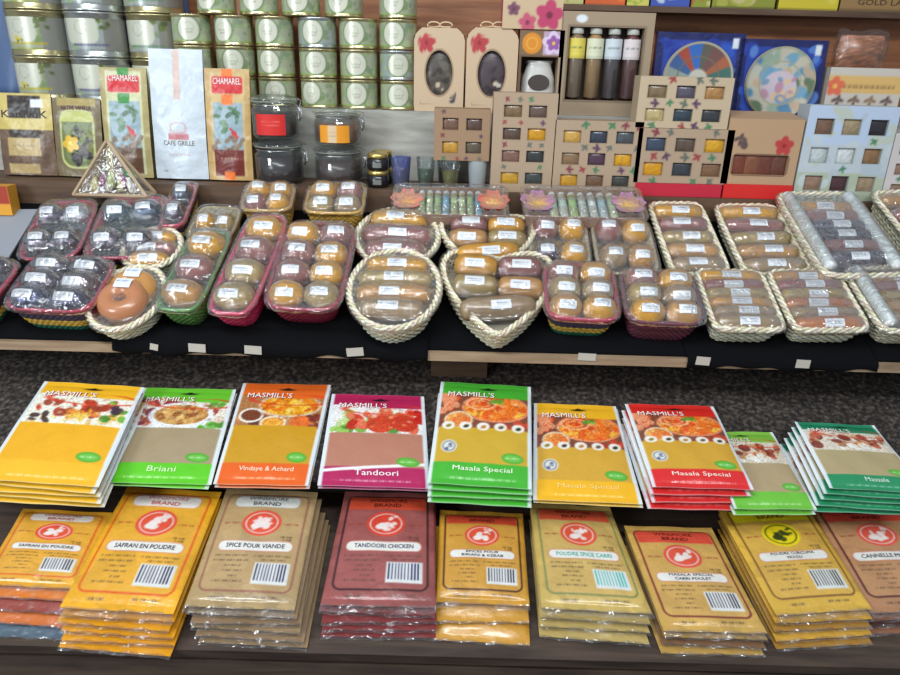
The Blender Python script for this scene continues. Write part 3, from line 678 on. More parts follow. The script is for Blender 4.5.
# ---- front row, left to right
BK = (104, 96, 108)
tray('rect', [(38, 256), (114, 262), (92, 312), (-2, 310)], 0.058, 'raffia', [[BK, BK], [BK, (120, 104, 108)], [(90, 92, 120), (96, 96, 116)]], 'striped punnet with red rim and silvery rolls at the front left', PUN, 101, RB, r=0.0245, e=2.4)
tray('rect', [(-62, 254), (20, 262), (-12, 312), (-105, 306)], 0.058, 'raffia', [[BK, BK], [BK, SIL], [SIL, BK]], 'punnet of silvery rolls cut off by the left edge of the photo', PUN, 102, RB, r=0.0245, e=2.4)
def rings(t, W, H, D, caps):
    for k, (cy, cz, col, tilt) in enumerate(((0.022, D - 0.002, (196, 140, 78), 0.5), (-0.016, D + 0.008, (184, 122, 84), 0.6))):
        a = np.linspace(0, 2 * PI, 40, endpoint=False); r0 = W * 0.20
        P = np.stack([r0 * np.cos(a), cy + r0 * 0.92 * np.sin(a), cz + 0.004 * np.sin(a)], 1)
        g = G(); g.tube(P, 0.0185, 12, True, col); o = g.build('spice_ring', M_SPICE, t, True)
        g = G(); xs = np.linspace(-0.014, 0.014, 7); ys = np.linspace(-0.011, 0.011, 7); XX, YY = np.meshgrid(xs, ys)
        A = Art(XX * 1000, YY * 1000, (226, 230, 240), 0.8); A.words(-10, 10, 4, 2, (70, 76, 110), 3); A.words(-10, 10, -2, 2, (90, 96, 120), 4)
        g.grid(np.dstack([XX, YY + cy + r0 * 0.9, cz + 0.0195 + 0.004 - (YY / 0.03) ** 2 * 0.01]), A.c); g.build('price_label', M_PAPER, o, True)
        caps.append((0, cy, cz, r0 * 2 + .03, r0 + 0.008, 2.0, 0, 0.35))
tray('round', [(94, 265), (162, 268), (164, 334), (90, 330)], 0.040, 'wicker', [[None]], 'round straw basket with two orange spice rings at the front left', WIC, 103, film_on=True, extra=rings)
tray('rect', [(186, 230), (229, 232), (203, 313), (160, 309)], 0.056, 'raffia', [[OCH], [PLUM], [TAN]], 'narrow green punnet with three round spice rolls', PUN, 104, [(70, 110, 50), (86, 126, 56), (84, 130, 60), (92, 140, 64)], r=0.028, e=2.4)
tray('rect', [(243, 214), (284, 216), (258, 317), (212, 312)], 0.056, 'raffia', [[OCH], [PLUM], [OLV], [OLV]], 'narrow pink punnet with a single column of round rolls', PUN, 105, [(196, 40, 84), (204, 50, 90), (190, 34, 76), (210, 56, 96)], r=0.027, e=2.4)
tray('rect', [(284, 222), (352, 224), (346, 312), (266, 308)], 0.055, 'raffia', [[OCH, PLUM], [PLUM, OCH], [PLUM, OCH], [OCH, OLV]], 'wide crimson punnet with two columns of round rolls', PUN, 106, [(130, 24, 48), (150, 30, 56), (140, 26, 50), (160, 34, 62)], r=0.026, e=2.4)
tray('round', [(350, 249), (438, 252), (442, 332), (348, 328)], 0.056, 'wicker', [[OCH], [OLV], [TAN], [GRY]], 'round straw basket with four stacked rolls at the front', WIC, 107, fill=0.74, e=4)
tray('heart', [(441, 249), (553, 254), (559, 341), (438, 335)], 0.047, 'wicker', [[OCH, PLUM], [OLV, TAN], [GRY]], 'heart shaped straw basket at the front', WIC, 108, fill=0.74, e=4, taper=0.85, r=0.0215)
tray('rect', [(546, 262), (612, 266), (622, 322), (543, 318)], 0.054, 'raffia', [[PLUM, OCH], [OLV, GRY], [TAN, OCH]], 'striped raffia punnet with six round rolls right of the heart basket', PUN, 109, RB, r=0.0245, e=2.4)
DR = [(92, 36, 52), (104, 42, 58), (84, 30, 46), (110, 46, 64)]
tray('rect', [(618, 270), (688, 273), (712, 326), (628, 322)], 0.055, 'raffia', [[PLUM, OCH], [OLV, GRY], [OCH, TAN]], 'dark burgundy punnet with six round rolls', PUN, 110, DR, r=0.0245, e=2.4)
six = [[TAN], [PLUM], [OLV], [TAN], [GRY], [GRY]]
tray('rect', [(692, 271), (752, 272), (795, 332), (716, 330)], 0.046, 'wicker', [[OCH], [PLUM], [OLV], [TAN], [GRY], [GRY]], 'rectangular straw basket of six rolls directly right of the burgundy punnet', WIC, 111, e=5, p=8, r=0.0145)
tray('rect', [(760, 271), (832, 272), (874, 331), (800, 332)], 0.046, 'wicker', [[TAN], [PLUM], [OLV], [RST], [GRY], [RST]], 'rectangular straw basket of six rolls, second from the right at the front', WIC, 112, e=5, p=8, r=0.0145)
def vial(parent, M, L, r, cont, cap=(226, 230, 232), name='glass_vial'):
    g = G(); g.lathe([(0.0005, -L / 2), (r, -L / 2 + r * .4), (r, L * .36), (r * .6, L * .41), (r * .6, L * .44)], 16, col=cont); o = g.build(name, M_SPICE, parent, True); o.matrix_basis = M
    g = G(); g.lathe([(r * 1.04, -L / 2 + .004), (r * 1.08, -L * .45), (r * 1.08, L * .37)], 16, cap=False); g.build('glass', M_GLASS, o, True)
    g = G(); g.lathe([(r * .75, L * .42), (r * .8, L * .43), (r * .8, L * .5), (r * .7, L * .505)], 16, col=cap); g.build('cap', M_PAPER, o, True)
    return o
def side_vials(both):
    def f(t, W, H, D, caps):
        for sx in ((-1, 1) if both else (-1,)):
            vial(t, T_(sx * W * 0.40, 0, D + 0.008) @ Matrix.Rotation(-PI / 2, 4, 'X'), H * 0.90, 0.0115, (236, 236, 236), name='glass_tube'); caps.append((sx * W * 0.40, 0, D + .008, H * .92, 0.013, 6, PI / 2, 1))
    return f
tray('rect', [(842, 268), (930, 268), (985, 330), (880, 334)], 0.046, 'wicker', [[TAN], [PLUM], [OLV], [TAN], [GRY]], 'straw basket with a clear tube of white salt, front right corner', WIC, 113, e=5, p=8, r=0.0155, fill=0.76, extra=side_vials(False))
# ---- second row, left to right
tray('rect', [(42, 203), (95, 200), (82, 258), (16, 260)], 0.045, 'raffia', [[SIL, (200, 200, 206)], [SIL, BK]], 'red rimmed punnet of four silvery rolls in the second row, far left', PUN, 121, RB, r=0.026, e=2.4)
tray('rect', [(102, 198), (162, 197), (160, 256), (86, 260)], 0.045, 'raffia', [[(96, 112, 120), (90, 100, 118)], [SIL, BK]], 'red rimmed punnet of bluish rolls beside the card pyramid', PUN, 122, RB, r=0.026, e=2.4)
tray('round', [(134, 229), (192, 229), (170, 270), (112, 270)], 0.036, 'wicker', [[OCH], [PLUM], [OCH]], 'oval straw basket behind the two orange rings', WIC, 123, fill=.8, e=3)
tray('rect', [(200, 206), (240, 208), (234, 240), (186, 238)], 0.040, 'raffia', [[OCH, OLV]], 'small straw coloured tray with two yellow rolls behind the green punnet', PUN, 124, [(190, 170, 120), (170, 150, 100)], r=0.018, e=2.2)
tray('rect', [(247, 184), (297, 184), (290, 211), (240, 211)], 0.056, 'raffia', [[OCH, OCH], [PLUM, OCH]], 'straw tray with orange rolls in front of the red labelled jar', PUN, 125, [(196, 156, 80), (186, 146, 70)], r=0.021, e=2.4)
tray('rect', [(309, 183), (366, 184), (364, 214), (304, 213)], 0.056, 'raffia', [[OCH, PLUM], [OLV, GRY]], 'yellow straw tray with four rolls in front of the orange labelled jar', PUN, 126, [(184, 140, 50), (200, 156, 60)], r=0.021, e=2.4)
tray('round', [(360, 208), (436, 211), (442, 268), (351, 266)], 0.040, 'wicker', [[OCH], [PLUM], [PLUM]], 'round straw basket in the second row', WIC, 127, fill=0.82, e=4)
tray('heart', [(441, 214), (532, 217), (541, 274), (436, 270)], 0.040, 'wicker', [[PLUM, OCH], [TAN, OLV], [OCH]], 'heart shaped straw basket in the second row', WIC, 128, fill=0.76, e=4, r=0.02)
tray('rect', [(529, 215), (585, 217), (592, 272), (530, 268)], 0.038, 'raffia', [[PLUM, OCH], [SIL, OCH]], 'pale tray of four rolls behind the striped punnet', PUN, 129, [(188, 168, 130), (196, 180, 150)], r=0.0255, e=2.4)
tray('rect', [(592, 217), (648, 218), (660, 276), (596, 273)], 0.038, 'raffia', [[PLUM, OCH], [GRY, TAN]], 'pale tray of four rolls behind the burgundy punnet', PUN, 130, [(188, 168, 130), (196, 180, 150)], r=0.0255, e=2.4)
tray('rect', [(655, 204), (708, 204), (722, 276), (664, 276)], 0.038, 'wicker', [[OCH], [PLUM], [OLV], [TAN], [GRY]], 'straw basket of five rolls below the left red box', WIC, 131, e=5, p=8, r=0.0155)
tray('rect', [(724, 206), (783, 206), (804, 276), (732, 276)], 0.038, 'wicker', [[OCH], [PLUM], [OLV], [TAN], [GRY]], 'straw basket of five rolls below the right red box', WIC, 132, e=5, p=8, r=0.0155)
tray('rect', [(784, 194), (862, 194), (898, 276), (812, 278)], 0.060, 'wicker', [[TAN], [PLUM], [SIL], [BK], [PLUM], [SIL]], 'large straw basket flanked by two glass tubes', WIC, 133, e=5, p=8, r=0.0155, fill=0.72, extra=side_vials(True))
tray('rect', [(882, 192), (935, 192), (965, 254), (907, 258)], 0.060, 'wicker', [[TAN], [PLUM], [OLV], [PLUM]], 'straw basket cut off by the right edge in the second row', WIC, 134, e=5, p=8, r=0.0155)
tray('rect', [(166, 184), (189, 184), (194, 226), (169, 226)], 0.045, 'raffia', [[(100, 106, 118)], [BK]], 'narrow red rimmed punnet of dark bluish rolls right of the card pyramid', PUN, 135, RB, r=0.024, e=2.4)

# ================================================================== UPRIGHT GOODS ON THE LEDGE AND STEP
def upright(l, r_, top, Y, z0):
    """left / right / top pixel of a front face standing at depth Y on height z0 -> centre x, width, height"""
    d = ray((l + r_) / 2, top); t = (Y - CAM[1]) / d[1]; ht = CAM[2] + d[2] * t - z0
    zm = z0 + ht / 2
    def xx(px):
        best = None
        for py in np.linspace(-40, 420, 231):
            p = hitY(px, py, Y)
            if best is None or abs(p[2] - zm) < best[0]: best = (abs(p[2] - zm), p[0])
        return best[1]
    a, b = xx(l), xx(r_); return (a + b) / 2, b - a, ht
def lines_with(a, b, n, cuts):
    v = np.linspace(a, b, n).tolist()
    for c in cuts:
        i = int(np.argmin([abs(q - c) for q in v])); v[i] = c
    return np.array(sorted(v))
def card_face(W, H, art, holes, dx=0.0022, depth=0.006, g=None, yv=0.0):
    """front face at y = yv with real window openings; art in virtual mm of width 100"""
    g = g or G()
    xs = lines_with(-W / 2, W / 2, int(W / dx) + 1, sorted({round(v, 6) for h in holes for v in (h[0], h[2])}))
    zs = lines_with(0, H, int(H / dx) + 1, sorted({round(v, 6) for h in holes for v in (h[1], h[3])}))
    X, Z = np.meshgrid(xs, zs); A = art(X / W * 100, Z / W * 100)
    ny, nx = X.shape; f = []
    for j in range(ny - 1):
        for i in range(nx - 1):
            cx, cz = (xs[i] + xs[i + 1]) / 2, (zs[j] + zs[j + 1]) / 2
            if any(h[0] < cx < h[2] and h[1] < cz < h[3] for h in holes): continue
            a = j * nx + i; f.append([a, a + 1, a + nx + 1, a + nx])
    g.add(np.dstack([X, np.full_like(X, yv), Z]).reshape(-1, 3), f, A.c.reshape(-1, 3))
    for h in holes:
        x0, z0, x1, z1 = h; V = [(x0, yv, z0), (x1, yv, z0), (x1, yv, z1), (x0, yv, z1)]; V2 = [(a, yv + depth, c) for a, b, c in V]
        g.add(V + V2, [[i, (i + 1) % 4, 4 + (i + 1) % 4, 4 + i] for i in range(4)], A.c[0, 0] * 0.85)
    return g
def sachet(parent, x0, z0, x1, z1, y, col, seed, name='spice_sachet'):
    n = 7; X, Z = np.meshgrid(np.linspace(x0, x1, n), np.linspace(z0, z1, n)); u = np.linspace(-1, 1, n)
    b = np.outer(1 - u ** 4, 1 - u ** 4); Y = y - 0.0035 * b
    c = np.array(col, float) * (0.92 + 0.16 * np.random.RandomState(seed).rand(n, n, 1))
    g = G(); g.grid(np.dstack([X, Y, Z]), c); g.grid(np.dstack([X, np.full_like(X, y + 0.004), Z]), (60, 50, 40), True); return g.build(name, M_SPICE, parent, True)
KRAFT = (178, 152, 126)
LEAF = [(124, 44, 60), (60, 120, 80), (80, 50, 80), (150, 50, 54), (90, 100, 90)]
def window_box(l, r_, top, Y, z0, cols, rows, pal, label, seed, base=KRAFT, dep=0.05, lean=0.0, mx=0.12, wz=(0.66, 0.54), my=0.10, group='windowed spice sachet boxes', tint=None, zoff=0.0):
    x, W, H = upright(l, r_, top, Y, z0); print('box', label[:30], 'W %.3f H %.3f' % (W, H))
    t = thing('spice_gift_box', label, 'gift box', T_(x, Y, z0 + 0.0003) @ Matrix.Rotation(-lean, 4, 'X'), group)
    iw, ih = W * (1 - mx) / cols, H * (1 - my) / rows; holes = []
    for j in range(rows):
        for i in range(cols):
            cx = -W * (1 - mx) / 2 + (i + .5) * iw; cz = H * my * 0.35 + (j + .5) * ih
            holes.append((cx - iw * wz[0] / 2, cz - ih * wz[1] / 2, cx + iw * wz[0] / 2, cz + ih * wz[1] / 2))
    k = 100 / W
    def art(X, Z):
        A = Art(X, Z, base, 0.8); R = random.Random(seed)
        if tint: tint(A, H * k)
        for j in range(rows + 1):
            for i in range(cols):
                [A.sprig((-W * (1 - mx) / 2 + (i + .5 + s0 + R.uniform(-.06, .06)) * iw) * k, (H * my * .35 + j * ih) * k, 3.5 + R.random(), R.choice(LEAF), R.uniform(-2, 2)) for s0 in ((-.28, .28) if cols == 2 else (-.02, .46)) if R.random() < (.2 if tint else .66)]
        for h in holes: A.outl(h[0] * k, h[1] * k, h[2] * k, h[3] * k, np.array(base) * 0.8, 0.9, 0, .6)
        return A
    g = card_face(W, H, art, holes)
    g.box(-W / 2, W / 2, 0, dep, 0, H, np.array(base) * 0.92, skip='f')
    g.build('box_body', M_PAPER, t)
    R = random.Random(seed + 5)
    for q, h in enumerate(holes): sachet(t, h[0] - .001, h[1] - .001, h[2] + .001, h[3] + .001, 0.0068, pal[q % len(pal)], seed + q)
    g = G(); g.add([(-W / 2 * .96, 0.0012, H * .03), (W / 2 * .96, 0.0012, H * .03), (W / 2 * .96, 0.0012, H * .97), (-W / 2 * .96, 0.0012, H * .97)], [(0, 1, 2, 3)]); 
    return t, x, W, H
SP = [(190, 140, 50), (96, 78, 70), (60, 62, 72), (150, 122, 90), (86, 56, 56), (214, 150, 30), (110, 84, 60), (56, 60, 70), (160, 130, 80)]
YB, YS = 0.352, 0.476
window_box(492, 555, 93, YB, ZL, 2, 4, [(200, 152, 50), (70, 74, 72), (130, 96, 84), (58, 60, 60), (96, 76, 66), (208, 150, 40), (130, 104, 76), (104, 84, 76)], 'tall kraft box with eight windows in two columns', 201, mx=0.22, wz=(.72, .52))
window_box(553, 640, 121, YB, ZL, 3, 3, [(204, 150, 50), (120, 90, 70), (70, 70, 66), (140, 110, 80), (84, 60, 76), (214, 156, 36), (200, 156, 80), (60, 66, 80), (80, 86, 90)], 'kraft box with nine windows in three rows below the test tube box', 202, mx=0.10)
def plain_box(name, l, r_, top, Y, z0, dep, art, label, cat, mat=None, lean=0.0, group=None, dx=0.003, ang=0.0):
    x, W, H = upright(l, r_, top, Y, z0); print(name, label[:26], 'W %.3f H %.3f' % (W, H))
    t = thing(name, label, cat, T_(x, Y, z0 + 0.0003) @ Matrix.Rotation(-lean, 4, 'X') @ Matrix.Rotation(ang, 4, 'Z'), group)
    g = card_face(W, H, art, [], dx); c0 = art(np.array([[0.0]]), np.array([[1.0]])).c[0, 0]
    g.box(-W / 2, W / 2, 0, dep, 0, H, c0 * 0.9, skip='f'); g.build('box_body', mat or M_PAPER, t)
    return t, x, W, H
flat = lambda col: (lambda X, Z: Art(X, Z, col))
# two red boxes with more boxes standing on them
_, xr1, wr1, hr1 = plain_box('red_box', 635, 721, 184, YB - .004, ZL, 0.055, flat((196, 34, 58)), 'crimson box under the stacked six window boxes', 'box', group=None)
_, xr2, wr2, hr2 = plain_box('red_box', 723, 792, 185, YB - .004, ZL, 0.055, flat((214, 38, 34)), 'scarlet box under the kraft box with a long window', 'box', group=None)
_, _, _, h1 = window_box(636, 731, 129, YB, ZL + hr1 + .0004, 3, 2, [(212, 150, 30), (60, 64, 70), (130, 96, 70), (66, 76, 96), (96, 80, 70), (210, 156, 40)], 'lower of two stacked kraft boxes with six windows', 203, mx=0.08)
window_box(638, 731, 77, YB, ZL + hr1 + h1 + .0012, 3, 2, [(190, 170, 120), (56, 70, 80), (60, 62, 66), (130, 110, 84), (90, 84, 96), (176, 130, 80)], 'upper of two stacked kraft boxes with six windows', 204, mx=0.08, base=(196, 174, 144))
def glass_tint(A, Hk):
    A.rect(-50, Hk * .6, 50, Hk, (186, 200, 222)); A.rect(-50, 0, 50, Hk * .3, (176, 186, 160)); A.blobs(-50, 0, 50, Hk, 30, 9, [(196, 204, 206), (180, 190, 200), (190, 196, 180)], 4)
window_box(801, 890, 106, YB, ZL, 3, 3, [(150, 120, 100), (80, 50, 54), (160, 136, 110), (190, 196, 196), (210, 214, 214), (140, 106, 74), (120, 90, 74), (160, 140, 110), (50, 44, 50)], 'pale blue grey box with nine windows at the right', 205, base=(190, 198, 204), tint=glass_tint, mx=0.10)
window_box(888, 960, 134, YB, ZL, 3, 3, [(150, 120, 100), (90, 60, 60), (130, 106, 80)], 'pinkish windowed box cut off by the right edge', 206, base=(206, 196, 194), mx=0.10)
# small four window box on the tumblers
def tumbler(px, top, label, body, rt, z0, ht, fillc, Y):
    p = hitY(px, top, Y); x = p[0]
    t = thing('drinking_glass', label, 'glass', T_(x, Y, z0 + .0004), 'glass tumblers on the ledge')
    g = G(); g.lathe([(rt * .72, 0), (rt * .78, .002), (rt, ht)], 28, cap=False); g.lathe([(rt * .70, .004), (rt * .93, ht)], 28, cap=False)
    g.build('glass', body, t, True)
    if fillc is not None:
        g = G(); g.lathe([(0.001, .003), (rt * .69, .004), (rt * .80, ht * .62), (0.001, ht * .64)], 24, col=fillc, cap=False); g.build('painted_pattern', M_SPICE, t, True)
    return x
M_FROST = film('frosted_glass', 0.12, 0.45, 0, 0, 0.2, (0.8, 0.92, 0.90)); M_BLUEG = film('blue_glass', 0.15, 0.12, 0, 0, 0.05, (0.12, 0.30, 0.85))
GH = 0.062
tumbler(401, 152, 'tumbler with a blue rim, left of the plain tumbler', M_BLUEG, 0.021, ZL, GH, (90, 120, 160), 0.375)
tumbler(426, 152, 'clear tumbler with green tint between the blue rimmed and yellow ones', M_GLASS, 0.020, ZL, GH, (96, 124, 104), 0.380)
tumbler(451, 157, 'tumbler with a yellow and green pattern', M_GLASS, 0.021, ZL, GH - .004, (160, 150, 70), 0.385)
xg = tumbler(478, 157, 'frosted pale green tumbler', M_FROST, 0.021, ZL, GH - .004, None, 0.385)
tumbler(446, 157, 'clear tumbler hidden behind the yellow patterned one', M_GLASS, 0.020, ZL, GH - .004, (110, 110, 90), 0.432)
window_box(434, 490, 109, 0.366, ZL + GH - .004 + .0008, 2, 2, [(196, 146, 60), (96, 84, 70), (120, 90, 74), (96, 74, 66)], 'small brown four window box standing on the tumblers', 207, base=(160, 128, 98), mx=0.16, wz=(.66, .5), dep=0.05)
# kraft box with a long rounded window on the scarlet box
def long_art(X, Z):
    A = Art(X, Z, (186, 150, 116), 0.8); A.sprig(-32, 58, 8, (96, 76, 72)); A.ell(-26, 52, 5, 6, (96, 76, 72), .4); A.flower(28, 52, 12, (186, 62, 60), (150, 40, 44))
    A.outl(-38, 12, 38, 40, (90, 66, 50), 1.2, 6); return A
zt = ZL + hr2 + .0004; x, W, H = upright(725, 799, 119, YB, zt)
t = thing('spice_gift_box', 'kraft box with one long rounded window and a red flower', 'gift box', T_(x, YB, zt))
ho = (-W * .37, W * .13, W * .37, W * .39); g = card_face(W, H, long_art, [ho]); g.box(-W / 2, W / 2, 0, .05, 0, H, (180, 144, 112), skip='ft')
g.add([(-W / 2, 0, H), (W / 2, 0, H), (W * .42, .05, H + .012), (-W * .40, .05, H + .012), (-W / 2, .05, H * .9), (W / 2, .05, H * .9)], [(0, 1, 2, 3), (0, 3, 4), (1, 5, 2)], (176, 142, 110)); g.build('box_body', M_PAPER, t)
for q in range(4): sachet(t, ho[0] + q * W * .185, ho[1] - .001, ho[0] + (q + 1) * W * .185, ho[3] + .001, .0068, [(120, 62, 44), (132, 80, 56), (110, 58, 46), (104, 62, 50)][q], 40 + q)
# two kraft boxes with oval windows and bows
def oval_box(l, r_, top, label, dark, seed):
    x, W, H = upright(l, r_, top, YS, ZS)
    t = thing('gift_box', label, 'gift box', T_(x, YS, ZS + .0004), 'kraft gift boxes with oval windows')
    n = 64; a = np.arange(n) / n * 2 * PI; cz = H * .47; rx, rz = W * .27, H * .27
    shp = [(-W / 2, 0), (W / 2, 0), (W / 2, H * .90), (W * .36, H), (-W * .36, H), (-W / 2, H * .90)]
    def outer(th):
        d = np.array([math.cos(th), math.sin(th)]); best = 9
        for i in range(6):
            p, q = np.array(shp[i]) - (0, cz), np.array(shp[(i + 1) % 6]) - (0, cz); e = q - p; den = d[0] * e[1] - d[1] * e[0]
            if abs(den) < 1e-9: continue
            tt = (p[0] * e[1] - p[1] * e[0]) / den; uu = (p[0] * d[1] - p[1] * d[0]) / den
            if tt > 0 and -1e-6 <= uu <= 1 + 1e-6: best = min(best, tt)
        return d * best
    O = np.array([outer(k) for k in a]); I = np.stack([rx * np.cos(a), rz * np.sin(a)], 1); m = 26
    s = np.linspace(0, 1, m)[:, None, None]; Q = I[None] * (1 - s) + O[None] * s; Q = np.concatenate([Q, Q[:, :1]], 1)
    P = np.dstack([Q[:, :, 0], np.zeros(Q.shape[:2]), Q[:, :, 1] + cz]); k = 100 / W
    A = Art(P[:, :, 0] * k, P[:, :, 2] * k, (206, 178, 146), .8); Hk = H * k
    A.flower(-26, Hk * .82, 17, (184, 60, 66), (140, 36, 44)); A.ell(0, cz * k, rx * k + 3, rz * k + 3, (120, 96, 74), 0, .0)
    A.mix(A.m(np.abs(A.ed(0, cz * k, rx * k + 1.5, rz * k + 1.5)) - .9), (150, 120, 92)); A.sprig(32, Hk * .17, 8, (84, 74, 80)); A.ell(28, Hk * .13, 5, 4, (84, 74, 80))
    A.words(-40, -8, Hk * .09, 1.5, (120, 100, 84), 2)
    g = G(); g.grid(P, A.c, True)
    ring = np.concatenate([I, I[:1]]); g.grid(np.array([np.column_stack([ring[:, 0], np.full(n + 1, y), ring[:, 1] + cz]) for y in (0, .012)]), (120, 96, 74))
    dp = 0.055; V = [(p[0], 0, p[1]) for p in shp] + [(p[0] * (1 if i < 2 else .92), dp, p[1]) for i, p in enumerate(shp)]
    g.add(V, [[i, (i + 1) % 6, 6 + (i + 1) % 6, 6 + i][::-1] for i in range(6)] + [list(range(6, 12))], (190, 162, 132)); g.build('box_body', M_PAPER, t)
    R = random.Random(seed); g = G(); XX, ZZ = np.meshgrid(np.linspace(-rx * 1.05, rx * 1.05, 26), np.linspace(-rz * 1.05, rz * 1.05, 36))
    A = Art(XX * k, ZZ * k, dark, .8); A.blobs(-30, -40, 30, 40, 26, 9, [np.array(dark) * f for f in (.7, .9, 1.2, 1.35)], seed); A.blobs(-4, -32, 18, -16, 3, 6, [(214, 190, 160), (226, 214, 196)], seed + 2)
    g.grid(np.dstack([XX, .013 - .006 * (1 - (XX / rx / 1.1) ** 2) * (1 - (ZZ / rz / 1.1) ** 2), ZZ + cz]), A.c); g.build('candle_filling', M_SPICE, t, True)
    g = G()
    for sx in (-1, 1):
        a2 = np.linspace(0, 2 * PI, 18); g.tube(np.stack([sx * (.013 - .013 * np.cos(a2)) , np.full(18, .02), H + .006 + .006 * np.sin(a2)], 1), .0016, 5, False, (222, 196, 156))
        g.tube([(0, .02, H + .004), (sx * .01, .014, H + .002), (sx * .024, .008, H + .003)], .0014, 5, False, (222, 196, 156))
    g.build('ribbon_bow', M_PAPER, t, True)
oval_box(414, 464, 28, 'left kraft gift box with a dark oval window and red flower', (92, 84, 76), 5)
oval_box(466, 517, 28, 'right kraft gift box with a dark oval window and red flower', (84, 72, 76), 9)
# box holding a white oil burner, with two round candles, and a flowered box on it
x, W, H = upright(518, 562, 30, YS, ZS); t = thing('oil_burner_box', 'open fronted box with a white oil burner below two flower pictures', 'gift box', T_(x, YS, ZS + .0004)); k = 100 / W
def bb(X, Z):
    A = Art(X, Z, (110, 82, 58), .9); h = H * k; A.rect(-50, h - 52, 50, h, (130, 100, 70)); A.ell(-22, h - 28, 22, 22, (222, 140, 36)); A.ring(-22, h - 28, 12, 12, (240, 180, 80), 2)
    A.rect(3, h - 52, 50, h - 3, (190, 160, 180)); A.flower(26, h - 27, 24, (222, 200, 226), (236, 176, 40), 5, .4); A.flower(26, h - 27, 15, (150, 90, 160), (240, 190, 60), 5, .4); return A
ho = (-W * .44, W * .04, W * .44, H - W * .56); g = card_face(W, H, bb, [ho], dx=.002, depth=.05); g.box(-W / 2, W / 2, 0, .06, 0, H, (110, 84, 60), skip='f'); g.build('box_body', M_PAPER, t)
bh = ho[3] - ho[1] - .004; rb = W * .40
def burner_z(u): return ho[1] + .001 + u * bh
pr = [(rb * .66, 0), (rb * .92, .14), (rb, .40), (rb * .93, .64), (rb * .74, .82), (rb * .70, .88), (rb * .80, .96), (rb * .74, .96), (rb * .3, .90)]
g = G(); g.lathe([(r, burner_z(u)) for r, u in pr], 36, (0, 0, 0), (208, 204, 198)); o = g.build('oil_burner', M_DISC, t, True)
o.matrix_basis = T_(0, rb * .6 + .010, 0) @ Matrix.Diagonal((1, .6, 1, 1))
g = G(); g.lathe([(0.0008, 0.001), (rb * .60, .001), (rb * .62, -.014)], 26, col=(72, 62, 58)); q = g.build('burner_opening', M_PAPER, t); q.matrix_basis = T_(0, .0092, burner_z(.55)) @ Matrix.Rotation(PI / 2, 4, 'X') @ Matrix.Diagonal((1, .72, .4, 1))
def fb(X, Z):
    A = Art(X, Z, (204, 176, 140), .9); A.flower(28, 22, 22, (190, 60, 100), (120, 30, 60), 5, .2); A.flower(-8, 10, 14, (196, 84, 110), (130, 40, 70), 5, .5); A.flower(-32, 30, 10, (120, 70, 90), (90, 40, 60)); return A
plain_box('flowered_box', 503, 563, -12, YS - .004, ZS + H + .0008, .06, fb, 'kraft box printed with pink flowers on top of the oil burner box', 'gift box')
# box of four test tubes
x, W, H = upright(558, 650, 12, YS, ZS); print('tubes', W, H); t = thing('test_tube_box', 'tall grey brown box showing four corked glass tubes of spice', 'gift box', T_(x, YS, ZS + .0004)); k = 100 / W
def tb(X, Z): A = Art(X, Z, (164, 142, 116), .8); A.outl(-41, 15, 41, H * k - 14, (120, 100, 80), 1.6); A.ell(-28, H * k - 7, 6, 4, (226, 230, 236)); return A
ho = (-W * .40, W * .16, W * .40, H - W * .15); g = card_face(W, H, tb, [ho], depth=.034); g.box(-W / 2, W / 2, 0, .045, 0, H, (150, 130, 106), skip='f')
g.add([(ho[0], .034, ho[1]), (ho[2], .034, ho[1]), (ho[2], .034, ho[3]), (ho[0], .034, ho[3])], [(0, 1, 2, 3)], (84, 62, 48)); g.build('box_body', M_PAPER, t)
vl = ho[3] - ho[1] - .003
for q, (cc, lc) in enumerate((((136, 110, 84), (226, 206, 90)), ((170, 130, 80), (220, 220, 190)), ((78, 62, 66), (206, 214, 220)), ((104, 54, 50), (222, 210, 210)))):
    xx = -W * .30 + q * W * .20; rv = W * .082
    o = vial(t, T_(xx, .017, ho[1] + vl / 2 + .001), vl, rv, cc, (190, 190, 180), 'spice_tube')
    a = np.linspace(-PI * .95, -PI * .05, 15); zz = np.linspace(vl * .08, vl * .36, 12); AA, ZZ = np.meshgrid(a, zz)
    A = Art(AA * 10, ZZ * 1000, lc, .8); A.words(-24, -8, vl * 230, 2.4, (70, 90, 70), q); A.words(-24, -8, vl * 170, 2, (90, 90, 90), q + 2); A.rect(-40, vl * 80, 0, vl * 105, np.array(lc) * .8)
    g = G(); g.grid(np.dstack([rv * 1.14 * np.cos(AA), rv * 1.14 * np.sin(AA), ZZ]), A.c); g.build('label', M_PAPER, o, True)
